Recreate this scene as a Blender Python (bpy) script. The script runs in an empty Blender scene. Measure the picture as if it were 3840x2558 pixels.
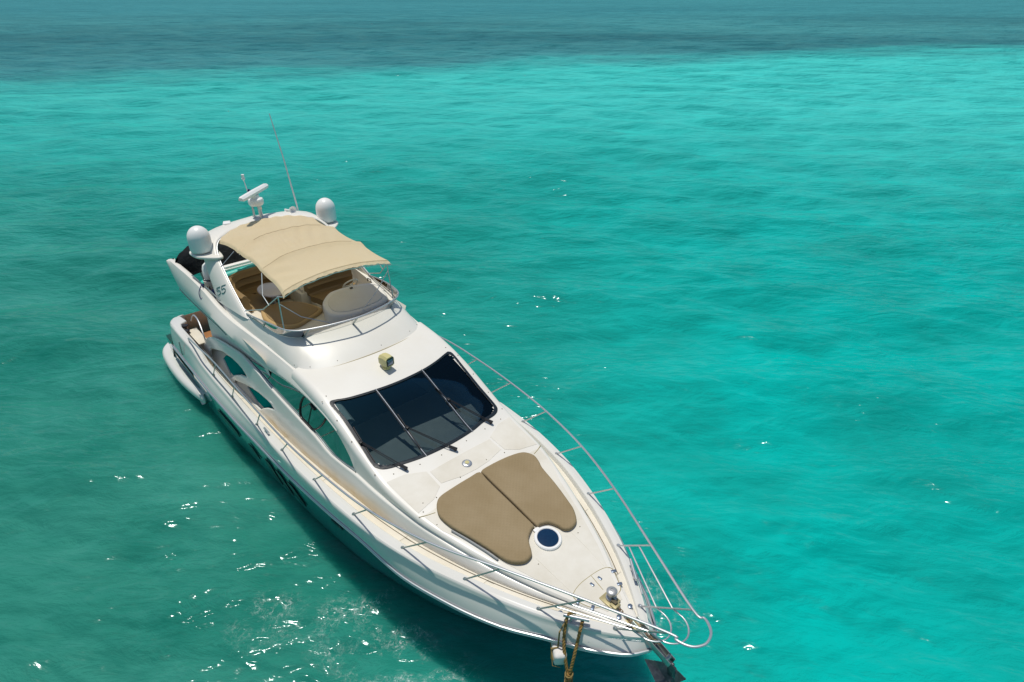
import bpy, bmesh, math, random
import numpy as np
from mathutils import Vector, Matrix
from math import radians as R, sin, cos, pi

SC = bpy.context.scene
COL = SC.collection
# ------------------------------------------------------------------ camera, sky, sun, exposure
cd = bpy.data.cameras.new('camera')
cam = bpy.data.objects.new('camera', cd); COL.objects.link(cam)
cam.location = (19.0124, -5.4085, 10.3990)
_yaw, _pit = 2.4166844, 0.5222475
cam.rotation_euler = (pi/2 - _pit, 0, _yaw - pi/2)
cd.sensor_width = 36.0
cd.lens = 2380.118/3840*36.0
cd.clip_start = 0.1; cd.clip_end = 20000
SC.camera = cam

SUN_EL, SUN_AZ = 80.5, 190.0            # direction towards the sun (boat axes)
w = bpy.data.worlds.new('World'); SC.world = w; w.use_nodes = True
nt = w.node_tree; bg = nt.nodes['Background']
sky = nt.nodes.new('ShaderNodeTexSky'); sky.sky_type = 'NISHITA'; sky.sun_disc = False
sky.sun_elevation = R(SUN_EL); sky.sun_rotation = R(90 - SUN_AZ)
nt.links.new(sky.outputs[0], bg.inputs[0]); bg.inputs[1].default_value = 0.075
ld = bpy.data.lights.new('sun', 'SUN'); ld.energy = 3.0; ld.angle = R(0.53); ld.color = (1, .95, .86)
sun = bpy.data.objects.new('sun', ld); COL.objects.link(sun)
sv = Vector((cos(R(SUN_EL))*cos(R(SUN_AZ)), cos(R(SUN_EL))*sin(R(SUN_AZ)), sin(R(SUN_EL))))
sun.rotation_euler = sv.to_track_quat('Z', 'Y').to_euler(); sun.location = (0, 0, 60)
SC.view_settings.view_transform = 'Standard'; SC.view_settings.look = 'None'
SC.view_settings.exposure = 0.08; SC.view_settings.gamma = 1.0
SC.cycles.use_denoising = True; SC.cycles.sample_clamp_direct = 6; SC.cycles.use_adaptive_sampling = False; SC.cycles.sample_clamp_indirect = 6
SC.cycles.max_bounces = 8; SC.cycles.transparent_max_bounces = 12
SC.cycles.caustics_reflective = False; SC.cycles.caustics_refractive = False

# ------------------------------------------------------------------ helpers
def CI(xs, ys):
    """smooth interpolation through points (monotone slopes)"""
    xs = np.array(xs, float); ys = np.array(ys, float)
    h = np.diff(xs); d = np.diff(ys)/h
    m = np.zeros_like(ys); m[0] = d[0]; m[-1] = d[-1]
    for i in range(1, len(xs)-1):
        if d[i-1]*d[i] > 0:
            w1 = 2*h[i]+h[i-1]; w2 = h[i]+2*h[i-1]
            m[i] = (w1+w2)/(w1/d[i-1]+w2/d[i])
    def f(x):
        x = np.clip(np.asarray(x, float), xs[0], xs[-1])
        i = np.clip(np.searchsorted(xs, x)-1, 0, len(h)-1)
        t = (x-xs[i])/h[i]
        r = ((1+2*t)*(1-t)**2*ys[i] + t*(1-t)**2*h[i]*m[i] + t*t*(3-2*t)*ys[i+1] + t*t*(t-1)*h[i]*m[i+1])
        return r if r.ndim else float(r)
    return f

def catmull(pts, n=6, closed=False):
    P = [Vector(p) for p in pts]; out = []
    N = len(P); segs = N if closed else N-1
    for i in range(segs):
        if closed: a, b, c, d = P[(i-1) % N], P[i], P[(i+1) % N], P[(i+2) % N]
        else: a, b, c, d = P[max(i-1, 0)], P[i], P[i+1], P[min(i+2, N-1)]
        for k in range(n):
            t = k/n
            out.append(0.5*((2*b)+(c-a)*t+(2*a-5*b+4*c-d)*t*t+(3*b-a-3*c+d)*t**3))
    if not closed: out.append(P[-1])
    return out

def link(name, me, mat=None, parent=None, smooth=True, angle=40):
    o = bpy.data.objects.new(name, me); COL.objects.link(o)
    if mat: me.materials.append(mat)
    if smooth:
        for p in me.polygons: p.use_smooth = True
        if angle: me.set_sharp_from_angle(angle=R(angle))
    if parent: o.parent = parent
    return o

def mesh(name, v, f, mat=None, parent=None, smooth=True, angle=40):
    me = bpy.data.meshes.new(name); me.from_pydata([tuple(p) for p in v], [], f)
    bm = bmesh.new(); bm.from_mesh(me); bmesh.ops.remove_doubles(bm, verts=bm.verts, dist=1e-5)
    bmesh.ops.recalc_face_normals(bm, faces=bm.faces); bm.to_mesh(me); bm.free(); me.update()
    return link(name, me, mat, parent, smooth, angle)

class MB:
    """collects several shapes into one mesh"""
    def __init__(s): s.v = []; s.f = []
    def add(s, v, f):
        b = len(s.v); s.v += [Vector(p) for p in v]; s.f += [tuple(i+b for i in q) for q in f]; return s
    def grid(s, rows, cu=False, cv=False):
        n, m = len(rows), len(rows[0]); v = [p for r in rows for p in r]; f = []
        for i in range(n if cu else n-1):
            for j in range(m if cv else m-1):
                a = (i % n)*m+j; b = (i % n)*m+(j+1) % m; c = ((i+1) % n)*m+(j+1) % m; d = ((i+1) % n)*m+j
                f.append((a, b, c, d))
        return s.add(v, f)
    def tube(s, pts, r, n=8, closed=False, cap=True):
        P = [Vector(p) for p in pts]; N = len(P); rows = []
        rr = r if isinstance(r, (list, tuple)) else [r]*N
        prev = None
        for i in range(N):
            if closed: t = P[(i+1) % N]-P[i-1]
            else: t = P[min(i+1, N-1)]-P[max(i-1, 0)]
            t.normalize()
            if prev is None:
                a = Vector((0, 0, 1)) if abs(t.z) < .9 else Vector((1, 0, 0))
                u = t.cross(a).normalized()
            else:
                u = (prev - t*prev.dot(t)).normalized()
            prev = u; vv = t.cross(u)
            rows.append([P[i]+(u*cos(2*pi*k/n)+vv*sin(2*pi*k/n))*rr[i] for k in range(n)])
        b = len(s.v); s.grid(rows, cu=closed, cv=True)
        if cap and not closed:
            s.f.append(tuple(b+k for k in range(n))[::-1]); s.f.append(tuple(b+(N-1)*n+k for k in range(n)))
        return s
    def lathe(s, prof, n=24, M=None):
        M = M or Matrix(); rows = [[M @ Vector((r*cos(2*pi*k/n), r*sin(2*pi*k/n), z)) for k in range(n)] for r, z in prof]
        b = len(s.v); s.grid(rows, cv=True)
        if prof[0][0] > 1e-4: s.f.append(tuple(b+k for k in range(n))[::-1])
        if prof[-1][0] > 1e-4: s.f.append(tuple(b+(len(prof)-1)*n+k for k in range(n)))
        return s
    def box(s, c, d, M=None, bev=0.0, seg=2):
        bm = bmesh.new(); bmesh.ops.create_cube(bm, size=1)
        for q in bm.verts: q.co = Vector((q.co.x*d[0], q.co.y*d[1], q.co.z*d[2]))
        if bev: bmesh.ops.bevel(bm, geom=bm.edges[:], offset=bev, segments=seg, affect='EDGES', profile=.5)
        T = Matrix.Translation(c) @ (M or Matrix())
        bm.verts.index_update()
        s.add([T @ q.co for q in bm.verts], [tuple(q.index for q in f.verts) for f in bm.faces]); bm.free(); return s
    def ico(s, c, r, sub=2, scale=(1, 1, 1)):
        bm = bmesh.new(); bmesh.ops.create_icosphere(bm, subdivisions=sub, radius=r)
        s.add([Vector(c)+Vector((q.co.x*scale[0], q.co.y*scale[1], q.co.z*scale[2])) for q in bm.verts],
              [tuple(q.index for q in f.verts) for f in bm.faces]); bm.free(); return s
    def mapv(s, fn): s.v = [Vector(fn(p)) for p in s.v]; return s
    def build(s, name, mat=None, parent=None, smooth=True, angle=40): return mesh(name, s.v, s.f, mat, parent, smooth, angle)

def plate_mb(outline, holes=(), th=.05, bev=.0, res=2, cuts=None, smooth_n=0):
    """flat outline (u,v) with holes -> solid plate, w in [-th/2, th/2]; edges rounded"""
    cu = bpy.data.curves.new('tmp', 'CURVE'); cu.dimensions = '2D'; cu.fill_mode = 'BOTH'
    cu.extrude = max(th/2-bev, 0); cu.bevel_depth = bev; cu.bevel_resolution = res; cu.offset = -bev
    for k, loop in enumerate([outline]+list(holes)):
        L = loop
        if smooth_n: L = [(p.x, p.y) for p in catmull([(a, b, 0) for a, b in loop], smooth_n, True)]
        sp = cu.splines.new('POLY'); sp.points.add(len(L)-1); sp.use_cyclic_u = True
        for p, q in zip(sp.points, L): p.co = (q[0], q[1], 0, 1)
    ob = bpy.data.objects.new('tmp', cu); COL.objects.link(ob)
    dg = bpy.context.evaluated_depsgraph_get(); me = bpy.data.meshes.new_from_object(ob.evaluated_get(dg))
    bpy.data.objects.remove(ob); bpy.data.curves.remove(cu)
    bm = bmesh.new(); bm.from_mesh(me); bpy.data.meshes.remove(me)
    bmesh.ops.remove_doubles(bm, verts=bm.verts, dist=1e-5)
    for ax, vals in (cuts or {}).items():
        n = Vector((1, 0, 0)) if ax == 'u' else Vector((0, 1, 0))
        for c in vals: bmesh.ops.bisect_plane(bm, geom=bm.verts[:]+bm.edges[:]+bm.faces[:], plane_co=n*c, plane_no=n, dist=1e-5)
    bm.verts.index_update()
    m = MB(); m.add([v.co.copy() for v in bm.verts], [tuple(v.index for v in f.verts) for f in bm.faces]); bm.free()
    return m

def rng(a, b, s): return list(np.arange(a, b+1e-6, s))

def empty(name, label, cat, loc=(0, 0, 0), group=None):
    o = bpy.data.objects.new(name, None); COL.objects.link(o); o.location = loc
    o['label'] = label; o['category'] = cat
    if group: o['group'] = group
    return o
def tag(o, label, cat, group=None, kind=None):
    if label: o['label'] = label
    if cat: o['category'] = cat
    if group: o['group'] = group
    if kind: o['kind'] = kind
    return o

# ------------------------------------------------------------------ materials
def srgb(r, g, b):
    f = lambda c: (c/255/12.92) if c/255 <= .04045 else ((c/255+.055)/1.055)**2.4
    return (f(r), f(g), f(b), 1)
def mat(name, col, rough=.4, metal=0., coat=0., spec=.5, ior=1.5, bump=None, var=None, sheen=0, rvar=None):
    m = bpy.data.materials.new(name); m.use_nodes = True; t = m.node_tree; b = t.nodes['Principled BSDF']
    b.inputs['Base Color'].default_value = (*col[:3], 1); b.inputs['Roughness'].default_value = rough
    b.inputs['Metallic'].default_value = metal; b.inputs['IOR'].default_value = ior
    b.inputs['Coat Weight'].default_value = coat; b.inputs['Coat Roughness'].default_value = .06
    b.inputs['Specular IOR Level'].default_value = spec; b.inputs['Sheen Weight'].default_value = sheen
    tc = t.nodes.new('ShaderNodeTexCoord')
    if var:                                     # (scale, amount, second colour)
        n = t.nodes.new('ShaderNodeTexNoise'); n.inputs['Scale'].default_value = var[0]; n.inputs['Detail'].default_value = 6
        n.inputs['Roughness'].default_value = .65
        rp = t.nodes.new('ShaderNodeValToRGB'); rp.color_ramp.elements[0].position = .38; rp.color_ramp.elements[1].position = .68
        rp.color_ramp.elements[0].color = (*col[:3], 1)
        c2 = [a*(1-var[1])+c*var[1] for a, c in zip(col[:3], var[2][:3])]; rp.color_ramp.elements[1].color = (*c2, 1)
        t.links.new(tc.outputs['Object'], n.inputs['Vector']); t.links.new(n.outputs['Fac'], rp.inputs[0]); t.links.new(rp.outputs[0], b.inputs['Base Color'])
    if rvar:
        n = t.nodes.new('ShaderNodeTexNoise'); n.inputs['Scale'].default_value = rvar[0]; n.inputs['Detail'].default_value = 5
        mr = t.nodes.new('ShaderNodeMapRange'); mr.inputs['To Min'].default_value = rough; mr.inputs['To Max'].default_value = rvar[1]
        t.links.new(tc.outputs['Object'], n.inputs['Vector']); t.links.new(n.outputs['Fac'], mr.inputs['Value']); t.links.new(mr.outputs[0], b.inputs['Roughness'])
    if bump:                                    # (kind, scale, strength, distance)
        bp = t.nodes.new('ShaderNodeBump'); bp.inputs['Strength'].default_value = bump[2]; bp.inputs['Distance'].default_value = bump[3]
        if bump[0] == 'noise':
            n = t.nodes.new('ShaderNodeTexNoise'); n.inputs['Scale'].default_value = bump[1]; n.inputs['Detail'].default_value = 4
            t.links.new(tc.outputs['Object'], n.inputs['Vector']); t.links.new(n.outputs['Fac'], bp.inputs['Height'])
        elif bump[0] == 'quilt':
            hs = []
            for sg in (1, -1):
                mp = t.nodes.new('ShaderNodeMapping'); mp.inputs['Rotation'].default_value = (0, 0, sg*R(45))
                wv = t.nodes.new('ShaderNodeTexWave'); wv.wave_type = 'BANDS'; wv.inputs['Scale'].default_value = bump[1]
                wv.inputs['Distortion'].default_value = .4; wv.inputs['Detail Scale'].default_value = .3
                t.links.new(tc.outputs['Object'], mp.inputs['Vector']); t.links.new(mp.outputs[0], wv.inputs['Vector']); hs.append(wv)
            mm = t.nodes.new('ShaderNodeMath'); mm.operation = 'MULTIPLY'
            t.links.new(hs[0].outputs['Fac'], mm.inputs[0]); t.links.new(hs[1].outputs['Fac'], mm.inputs[1]); t.links.new(mm.outputs[0], bp.inputs['Height'])
        elif bump[0] == 'band':
            wv = t.nodes.new('ShaderNodeTexWave'); wv.wave_type = 'BANDS'; wv.bands_direction = bump[4]; wv.inputs['Scale'].default_value = bump[1]
            t.links.new(tc.outputs['Object'], wv.inputs['Vector']); t.links.new(wv.outputs['Fac'], bp.inputs['Height'])
        t.links.new(bp.outputs[0], b.inputs['Normal'])
    return m

M = {}
M['gel'] = mat('gelcoat_white', (.76, .745, .69), .32, coat=.06, var=(1.1, .35, (.68, .645, .55)), rvar=(3, .46))
M['hull'] = mat('hull_white', (.70, .70, .66), .10, coat=.5, var=(.8, .25, (.62, .60, .52)))
M['hull_lit'] = mat('hull_teal_light', (.03, .27, .245), .10, coat=.5, var=(.5, .5, (.05, .33, .30)))  # white hull in shade; the teal light off the water is put into this colour
M['cream'] = mat('nonskid_cream', (.73, .69, .595), .75, bump=('noise', 260, .25, .002), var=(1.6, .5, (.58, .51, .37)))
M['deckw'] = mat('deck_white', (.72, .69, .60), .45, var=(1.5, .5, (.62, .57, .45)))
M['foredeck'] = mat('nonskid_foredeck', (.72, .695, .62), .7, bump=('noise', 260, .2, .002), var=(1.1, .7, (.58, .54, .44)))
M['stain'] = mat('gelcoat_stained', (.74, .735, .70), .22, coat=.2)
def stain_mat():
    m = M['stain']; t = m.node_tree; b = t.nodes['Principled BSDF']; N = t.nodes; L = t.links
    tc = N.new('ShaderNodeTexCoord'); sp = N.new('ShaderNodeSeparateXYZ'); L.new(tc.outputs['Object'], sp.inputs[0])
    def mr(v, a, b_):
        n = N.new('ShaderNodeMapRange'); n.interpolation_type = 'SMOOTHSTEP'; n.inputs[1].default_value = a; n.inputs[2].default_value = b_; L.new(v, n.inputs[0]); return n.outputs[0]
    def mu(a, b_, op='MULTIPLY'):
        n = N.new('ShaderNodeMath'); n.operation = op
        for k, v in enumerate((a, b_)):
            if isinstance(v, float): n.inputs[k].default_value = v
            else: L.new(v, n.inputs[k])
        return n.outputs[0]
    h = mu(sp.outputs[2], mu(sp.outputs[0], .075), 'SUBTRACT'); nz = N.new('ShaderNodeTexNoise'); nz.inputs['Scale'].default_value = 1.6; nz.inputs['Detail'].default_value = 6; L.new(tc.outputs['Object'], nz.inputs['Vector'])
    f = mu(mu(mr(mu(h, mu(nz.outputs['Fac'], .16), 'SUBTRACT'), 1.40, 1.12), mr(nz.outputs['Fac'], .30, .62)), mu(mr(sp.outputs[0], 6.2, 7.0), mr(sp.outputs[0], 12.2, 10.4)))
    mx = N.new('ShaderNodeMix'); mx.data_type = 'RGBA'; mx.inputs[6].default_value = (.755, .74, .685, 1); mx.inputs[7].default_value = (.70, .50, .20, 1); L.new(mu(f, .8), mx.inputs[0]); L.new(mx.outputs[2], b.inputs['Base Color'])
stain_mat()
M['steel'] = mat('polished_steel', (.60, .62, .64), .36, metal=.8)
M['steel_d'] = mat('steel_dark', (.36, .41, .40), .35, metal=.75)
M['canvas'] = mat('beige_canvas', (.78, .635, .41), .9, spec=.2, bump=('noise', 9, .4, .03), var=(1.4, .4, (.82, .70, .50)), sheen=.1)
M['seamc'] = mat('canvas_seam', (.55, .42, .24), .9)
M['brown'] = mat('brown_vinyl', (.25, .17, .075), .55, spec=.35, bump=('noise', 60, .15, .004), var=(2, .4, (.26, .18, .085)))
M['tan'] = mat('tan_vinyl', (.42, .29, .13), .55, spec=.35)
M['pad'] = mat('quilted_tan_fabric', (.27, .205, .115), .85, spec=.2, bump=('quilt', 5.6, .22, .012), var=(1.2, .7, (.33, .26, .16)))
M['black'] = mat('black_rubber', (.012, .012, .013), .45)
M['cover'] = mat('black_cover_cloth', (.010, .013, .015), .8, spec=.15, bump=('noise', 6, .8, .08))
M['teal'] = mat('teal_trim', (.06, .50, .44), .4)
M['seam'] = mat('seam_caulk', (.36, .30, .13), .7)
M['line'] = mat('dark_groove', (.12, .10, .06), .8)
M['wht'] = mat('white_plastic', (.84, .84, .82), .35, coat=.1)
M['grey'] = mat('grey_plastic', (.40, .40, .39), .5)
M['pvc'] = mat('grey_pvc', (.32, .33, .33), .6)
M['beige'] = mat('beige_plastic', (.55, .50, .23), .45)
M['bronze'] = mat('tarnished_plate', (.42, .37, .20), .5, metal=.3, var=(14, .6, (.26, .21, .10)))
M['blue'] = mat('blue_cloth', (.01, .05, .22), .7, bump=('noise', 20, .6, .03))
M['navy'] = mat('navy_cloth', (.008, .014, .10), .8)
M['yel'] = mat('pale_yellow_cloth', (.70, .60, .25), .8)
M['teak'] = mat('teak_planks', (.36, .155, .05), .55, bump=('band', 3.2, .4, .006, 'Y'), var=(3, .6, (.22, .11, .04)))
M['rope'] = mat('ochre_rope', (.33, .20, .055), .9, bump=('noise', 60, .8, .01), var=(30, .7, (.17, .10, .03)))
M['rope_g'] = mat('weathered_rope', (.24, .17, .06), .9)
M['foam'] = mat('white_foam_block', (.74, .72, .69), .8, bump=('noise', 12, .5, .02), var=(6, .5, (.62, .55, .50)))
M['drum'] = mat('cast_aluminium', (.46, .47, .47), .4, metal=.6)
M['rust'] = mat('rusty_steel', (.25, .14, .06), .6, metal=.5, var=(40, .7, (.42, .36, .28)))
M['galv'] = mat('galvanised_steel', (.05, .056, .066), .4, metal=.6, var=(5, .7, (.22, .22, .23)))
M['fit'] = mat('grey_blue_fitting', (.20, .25, .33), .3, metal=.7)
M['lilac'] = mat('pale_table_top', (.60, .56, .56), .3, coat=.3)
M['inter'] = mat('cabin_interior', (.10, .075, .055), .8)
M['dash'] = mat('dashboard_grey', (.52, .45, .42), .8, var=(3, .5, (.34, .30, .29)))
M['dashl'] = mat('dashboard_pale', (.62, .60, .56), .8)
M['recess'] = mat('recess_moulding', (.66, .61, .49), .6)
M['teald'] = mat('teal_lettering', (.012, .13, .13), .4)
M['frit'] = mat('window_seal', (.010, .016, .020), .25, coat=.4)
M['port'] = mat('porthole_glass', (.002, .010, .022), .25, spec=.25)
M['anti'] = mat('antifoul_dark', (.05, .09, .10), .6)
def canvas_mat():
    m = M['canvas']; t = m.node_tree; b = t.nodes['Principled BSDF']; o = t.nodes['Material Output']
    tl = t.nodes.new('ShaderNodeBsdfTranslucent'); tl.inputs[0].default_value = (1, .84, .56, 1); mx = t.nodes.new('ShaderNodeMixShader'); mx.inputs[0].default_value = .30
    t.links.new(b.outputs[0], mx.inputs[1]); t.links.new(tl.outputs[0], mx.inputs[2]); t.links.new(mx.outputs[0], o.inputs[0])
canvas_mat()
def glassmat(name, tint, trans, refl_col, base_refl, rough=.02):
    m = bpy.data.materials.new(name); m.use_nodes = True; t = m.node_tree; N = t.nodes
    for n in list(N): N.remove(n)
    out = N.new('ShaderNodeOutputMaterial'); tr = N.new('ShaderNodeBsdfTransparent'); tr.inputs[0].default_value = (*tint, 1)
    df = N.new('ShaderNodeBsdfDiffuse'); df.inputs[0].default_value = (tint[0]*.12, tint[1]*.12, tint[2]*.12, 1)
    mx0 = N.new('ShaderNodeMixShader'); mx0.inputs[0].default_value = 1-trans
    t.links.new(tr.outputs[0], mx0.inputs[1]); t.links.new(df.outputs[0], mx0.inputs[2])
    gl = N.new('ShaderNodeBsdfGlossy'); gl.inputs['Roughness'].default_value = rough; gl.inputs[0].default_value = (*refl_col, 1)
    fr = N.new('ShaderNodeFresnel'); fr.inputs[0].default_value = 1.5
    mr = N.new('ShaderNodeMapRange'); mr.inputs['From Min'].default_value = 0; mr.inputs['To Min'].default_value = base_refl; mr.inputs['To Max'].default_value = 1
    t.links.new(fr.outputs[0], mr.inputs['Value'])
    mx = N.new('ShaderNodeMixShader'); t.links.new(mr.outputs[0], mx.inputs[0]); t.links.new(mx0.outputs[0], mx.inputs[1]); t.links.new(gl.outputs[0], mx.inputs[2])
    t.links.new(mx.outputs[0], out.inputs[0]); return m
M['glass_side'] = glassmat('mirror_side_glass', (.10, .26, .26), .25, (.62, .86, .84), .42)
M['glass_ws'] = glassmat('tinted_windscreen_glass', (.60, .68, .70), .98, (.08, .38, .54), .012)
M['glass_fin'] = mat('fin_glass_reflection', (.0, .22, .20), .55, spec=0)  # matte base colour holds the teal that glass here would mirror from the sea
M['glass_hatch'] = mat('blue_hatch_glass', (.002, .022, .065), .1, coat=.3, var=(25, .3, (.008, .05, .11)))
M['acryl'] = glassmat('clear_acrylic', (.95, .97, .97), .98, (.5, .5, .5), .02)

# ------------------------------------------------------------------ shape curves of the yacht (metres; x to the bow, z up from the water)
yw = CI([-0.2, 4.2, 6, 7.55, 9.1, 10.1, 11.3, 12.36, 13.07, 13.6, 14.0], [2.15, 2.18, 2.10, 1.99, 1.86, 1.74, 1.47, 1.10, .72, .36, 0.0])
yr = CI([-.2, .8, 2.8, 4.3, 5.5, 7.1, 8.57, 10.13, 11.08, 12.17, 13.3, 14.17, 14.86, 15.3, 15.6, 15.85, 16.0], [2.2, 2.27, 2.32, 2.36, 2.36, 2.31, 2.25, 2.15, 2.06, 1.98, 1.71, 1.38, .97, .72, .50, .27, 0.0])
zr = CI([-.2, .8, 2.8, 4.3, 5.5, 8.5, 11, 13, 14.5, 16], [1.10, 1.2, 1.28, 1.36, 1.42, 1.47, 1.58, 1.66, 1.72, 1.79])
ye = CI([.42, .47, .58, .9, 2, 3, 4, 5.3, 6.9, 8, 9.5, 10.95, 12.19, 13.4, 14.55, 15.1, 15.5, 15.75, 15.95], [1.86, 1.97, 2.07, 2.16, 2.18, 2.18, 2.2, 2.22, 2.24, 2.24, 2.2, 2.10, 1.90, 1.52, 1.01, .68, .40, .20, 0.0])
ze = CI([.42, 1.2, 2.2, 2.6, 2.95, 3.4, 4.2, 5.3, 6.9, 8, 9.5, 10.95, 12.2, 13.4, 14.5, 15.5, 16], [1.86, 1.92, 1.92, 1.93, 1.85, 1.745, 1.745, 1.79, 1.87, 1.94, 2.02, 2.08, 2.10, 2.12, 2.09, 2.04, 2.0])
zd = CI([.5, 2.6, 3.6, 5.5, 7, 8, 9.5, 11, 13, 16], [1.2, 1.5, 1.6, 1.64, 1.70, 1.77, 1.87, 1.96, 2.03, 2.02])
toe_y = CI([2.4, 4.5, 6, 7, 8, 9, 9.6, 10, 11, 12, 13.05, 13.7, 14.4, 15.0, 15.4, 15.75], [1.86, 1.88, 1.88, 1.88, 1.87, 1.83, 1.80, 1.77, 1.69, 1.55, 1.29, 1.06, .75, .43, .235, .06])
toe_z = CI([2.4, 4.5, 6, 7, 8, 9, 10, 11, 12, 13, 15], [1.45, 1.58, 1.63, 1.67, 1.73, 1.80, 1.87, 1.94, 1.99, 2.02, 2.02])
sil_y = CI([2.4, 3.1, 4.8, 6, 7, 8, 9, 9.6, 10, 10.35, 11, 12, 13.05, 13.7, 14.4, 15.0, 15.4, 15.75], [1.82, 1.81, 1.80, 1.81, 1.79, 1.77, 1.75, 1.735, 1.70, 1.665, 1.62, 1.50, 1.235, 1.01, .72, .41, .22, .05])
sil_z = CI([2.4, 2.7, 3.1, 3.75, 4.8, 5.7, 6.3, 7, 8, 9, 9.6, 10, 10.35, 11, 12, 13.05, 13.7, 14.4, 15.0, 15.4, 15.75], [1.75, 2.05, 2.28, 2.51, 2.73, 2.88, 2.85, 2.72, 2.61, 2.52, 2.405, 2.405, 2.41, 2.38, 2.35, 2.25, 2.17, 2.11, 2.055, 2.03, 2.015])
CX = [8.0, 8.6, 9.06, 9.5, 9.8, 10.4, 11.0, 11.3, 12, 13, 13.8, 14.5, 15, 15.6]
CZ = [3.58, 3.54, 3.46, 3.33, 3.22, 2.97, 2.74, 2.66, 2.56, 2.41, 2.30, 2.19, 2.105, 2.045]
zc = CI(CX, CZ)
def zt(x, y): return zc(x) - .05*(y/1.35)**2      # upper surface: roof, windscreen, foredeck
wb_y = CI([6.0, 7, 8, 9, 9.6, 10, 10.35], [1.775, 1.745, 1.72, 1.70, 1.69, 1.66, 1.615])     # side window lower edge
wb_z = CI([6.0, 7, 8, 9, 9.6, 10, 10.35], [2.91, 2.73, 2.62, 2.53, 2.415, 2.42, 2.455])
wt_y = CI([6.0, 6.5, 7, 7.66, 8.2, 8.8, 9.3, 9.69, 10.1, 10.35], [1.77, 1.73, 1.69, 1.62, 1.60, 1.585, 1.575, 1.57, 1.58, 1.612])
wt_z = CI([6.0, 6.5, 7, 7.66, 8.2, 8.8, 9.3, 9.69, 10.1, 10.35], [2.925, 2.98, 3.05, 3.12, 3.135, 3.115, 3.05, 2.94, 2.67, 2.458])
sh_y = CI([6.0, 8, 9, 9.6, 10.35, 11, 12, 13.05, 13.7, 14.4, 15.0, 15.4, 15.75], [1.70, 1.62, 1.60, 1.59, 1.585, 1.565, 1.475, 1.20, .98, .70, .39, .20, .04])
sh_z = CI([6.0, 8, 9, 9.6, 10, 10.35, 11, 12, 13.05, 13.7, 14.4, 15.0, 15.4, 15.75], [3.2, 3.28, 3.22, 3.10, 2.95, 2.80, 2.55, 2.43, 2.32, 2.235, 2.155, 2.075, 2.04, 2.02])
ed_y = CI([6.0, 8, 9, 9.6, 10.35, 11, 12, 13.05, 13.7, 14.4, 15.0, 15.4, 15.75], [1.55, 1.5, 1.47, 1.49, 1.50, 1.50, 1.42, 1.15, .94, .665, .37, .18, .03])

yacht = empty('motor_yacht', 'large white motor yacht with flybridge, beige sun canopy and tan foredeck pads', 'yacht', (8, 0, 0))
def P(o):  # child of the yacht, built in world coordinates
    o.parent = yacht; o.matrix_parent_inverse = yacht.matrix_world.inverted() if False else Matrix.Translation((-8, 0, 0)); return o
def sub(o, parent):
    o.parent = parent; return o
def S(v, s): return [(p[0], p[1]*s, p[2]) for p in v]

# ---------------- hull
XS = sorted(set(rng(-.2, 15.0, .2)+rng(15.0, 16.0, .05)))
m = MB(); rows = []
for s in (-1, 1):
    rows = []
    for x in XS:
        t = max(0, min(1, (x-9)/7)); zk = -.75+.75*t**2.2 if x < 14 else (x-14)/2*1.79*.98
        r = []
        yww = yw(x); yrr = yr(x); zrr = zr(x)
        zw = 0.0 if x < 14 else zk
        r.append((x, 0, min(zk, zw)))
        if x < 14: r += [(x, s*yww*.55, zk*.55), (x, s*yww*.94, -.12)]
        else: r += [(x, 0, zw)]*2
        y0 = yww if x < 14 else 0
        for q in (0, .15, .3, .45, .6, .75, .88, 1.0):
            fl = q + (.10*sin(pi*q) if x < 8 else (.10-.28*min(1, (x-8)/5))*sin(pi*q))
            r.append((x, s*(y0+(yrr-y0)*fl), zw+(zrr-zw)*q))
        rows.append(r)
    # aft end fades up into the stern
    m.grid(rows)
    m.add([Vector(p) for p in rows[0]]+[Vector((XS[0], 0, rows[0][-1][2]))], [tuple(range(len(rows[0])+1))])
hull = P(m.build('hull', M['hull_lit'], angle=50))
# upper topsides between rub rail and bulwark cap, with the rounded cap and inner bulwark face
XT = sorted(set([.42, .44, .47, .52, .58, .68, .8]+rng(.95, 15.0, .15)+rng(15.0, 15.95, .05)))
m = MB()
for s in (-1, 1):
    rows = []
    for x in XT:
        a = Vector((x+.06*(x > 15.92), yr(min(x, 16)) if x < 15.92 else 0.0, zr(x)+.01)); b = Vector((x, ye(x), ze(x)))
        if x < .9: a.y = min(a.y, b.y+.10)
        bw = min(.17, ye(x)*.6); dz = zd(x)
        r = [a]
        k_ = min(1, ye(x)*2.2); b1 = Vector((x, b.y+.045*k_, b.z-.085))
        for q in (.15, .35, .6, .82, 1): p = a.lerp(b1, q); p.y += .018*sin(pi*q)*k_; r.append(p)
        for q in (.3, .6, .85): r.append(Vector((x, b.y+.045*k_*(1-q**2.2), b.z-.085*(1-q)**1.6)))
        r += [Vector((x, b.y-.012, b.z-.006)), Vector((x, b.y-.04, b.z+.006)), Vector((x, b.y-bw*.7, b.z+.008)), Vector((x, b.y-bw*.9, b.z)), Vector((x, b.y-bw, b.z-.02)), Vector((x, b.y-bw-.015, min(dz, b.z-.02)-.03))]
        rows.append([Vector((p.x, s*max(p.y, 0), p.z)) for p in r])
    m.grid(rows)
topsides = P(m.build('bulwark', M['hull'], angle=35))
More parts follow.
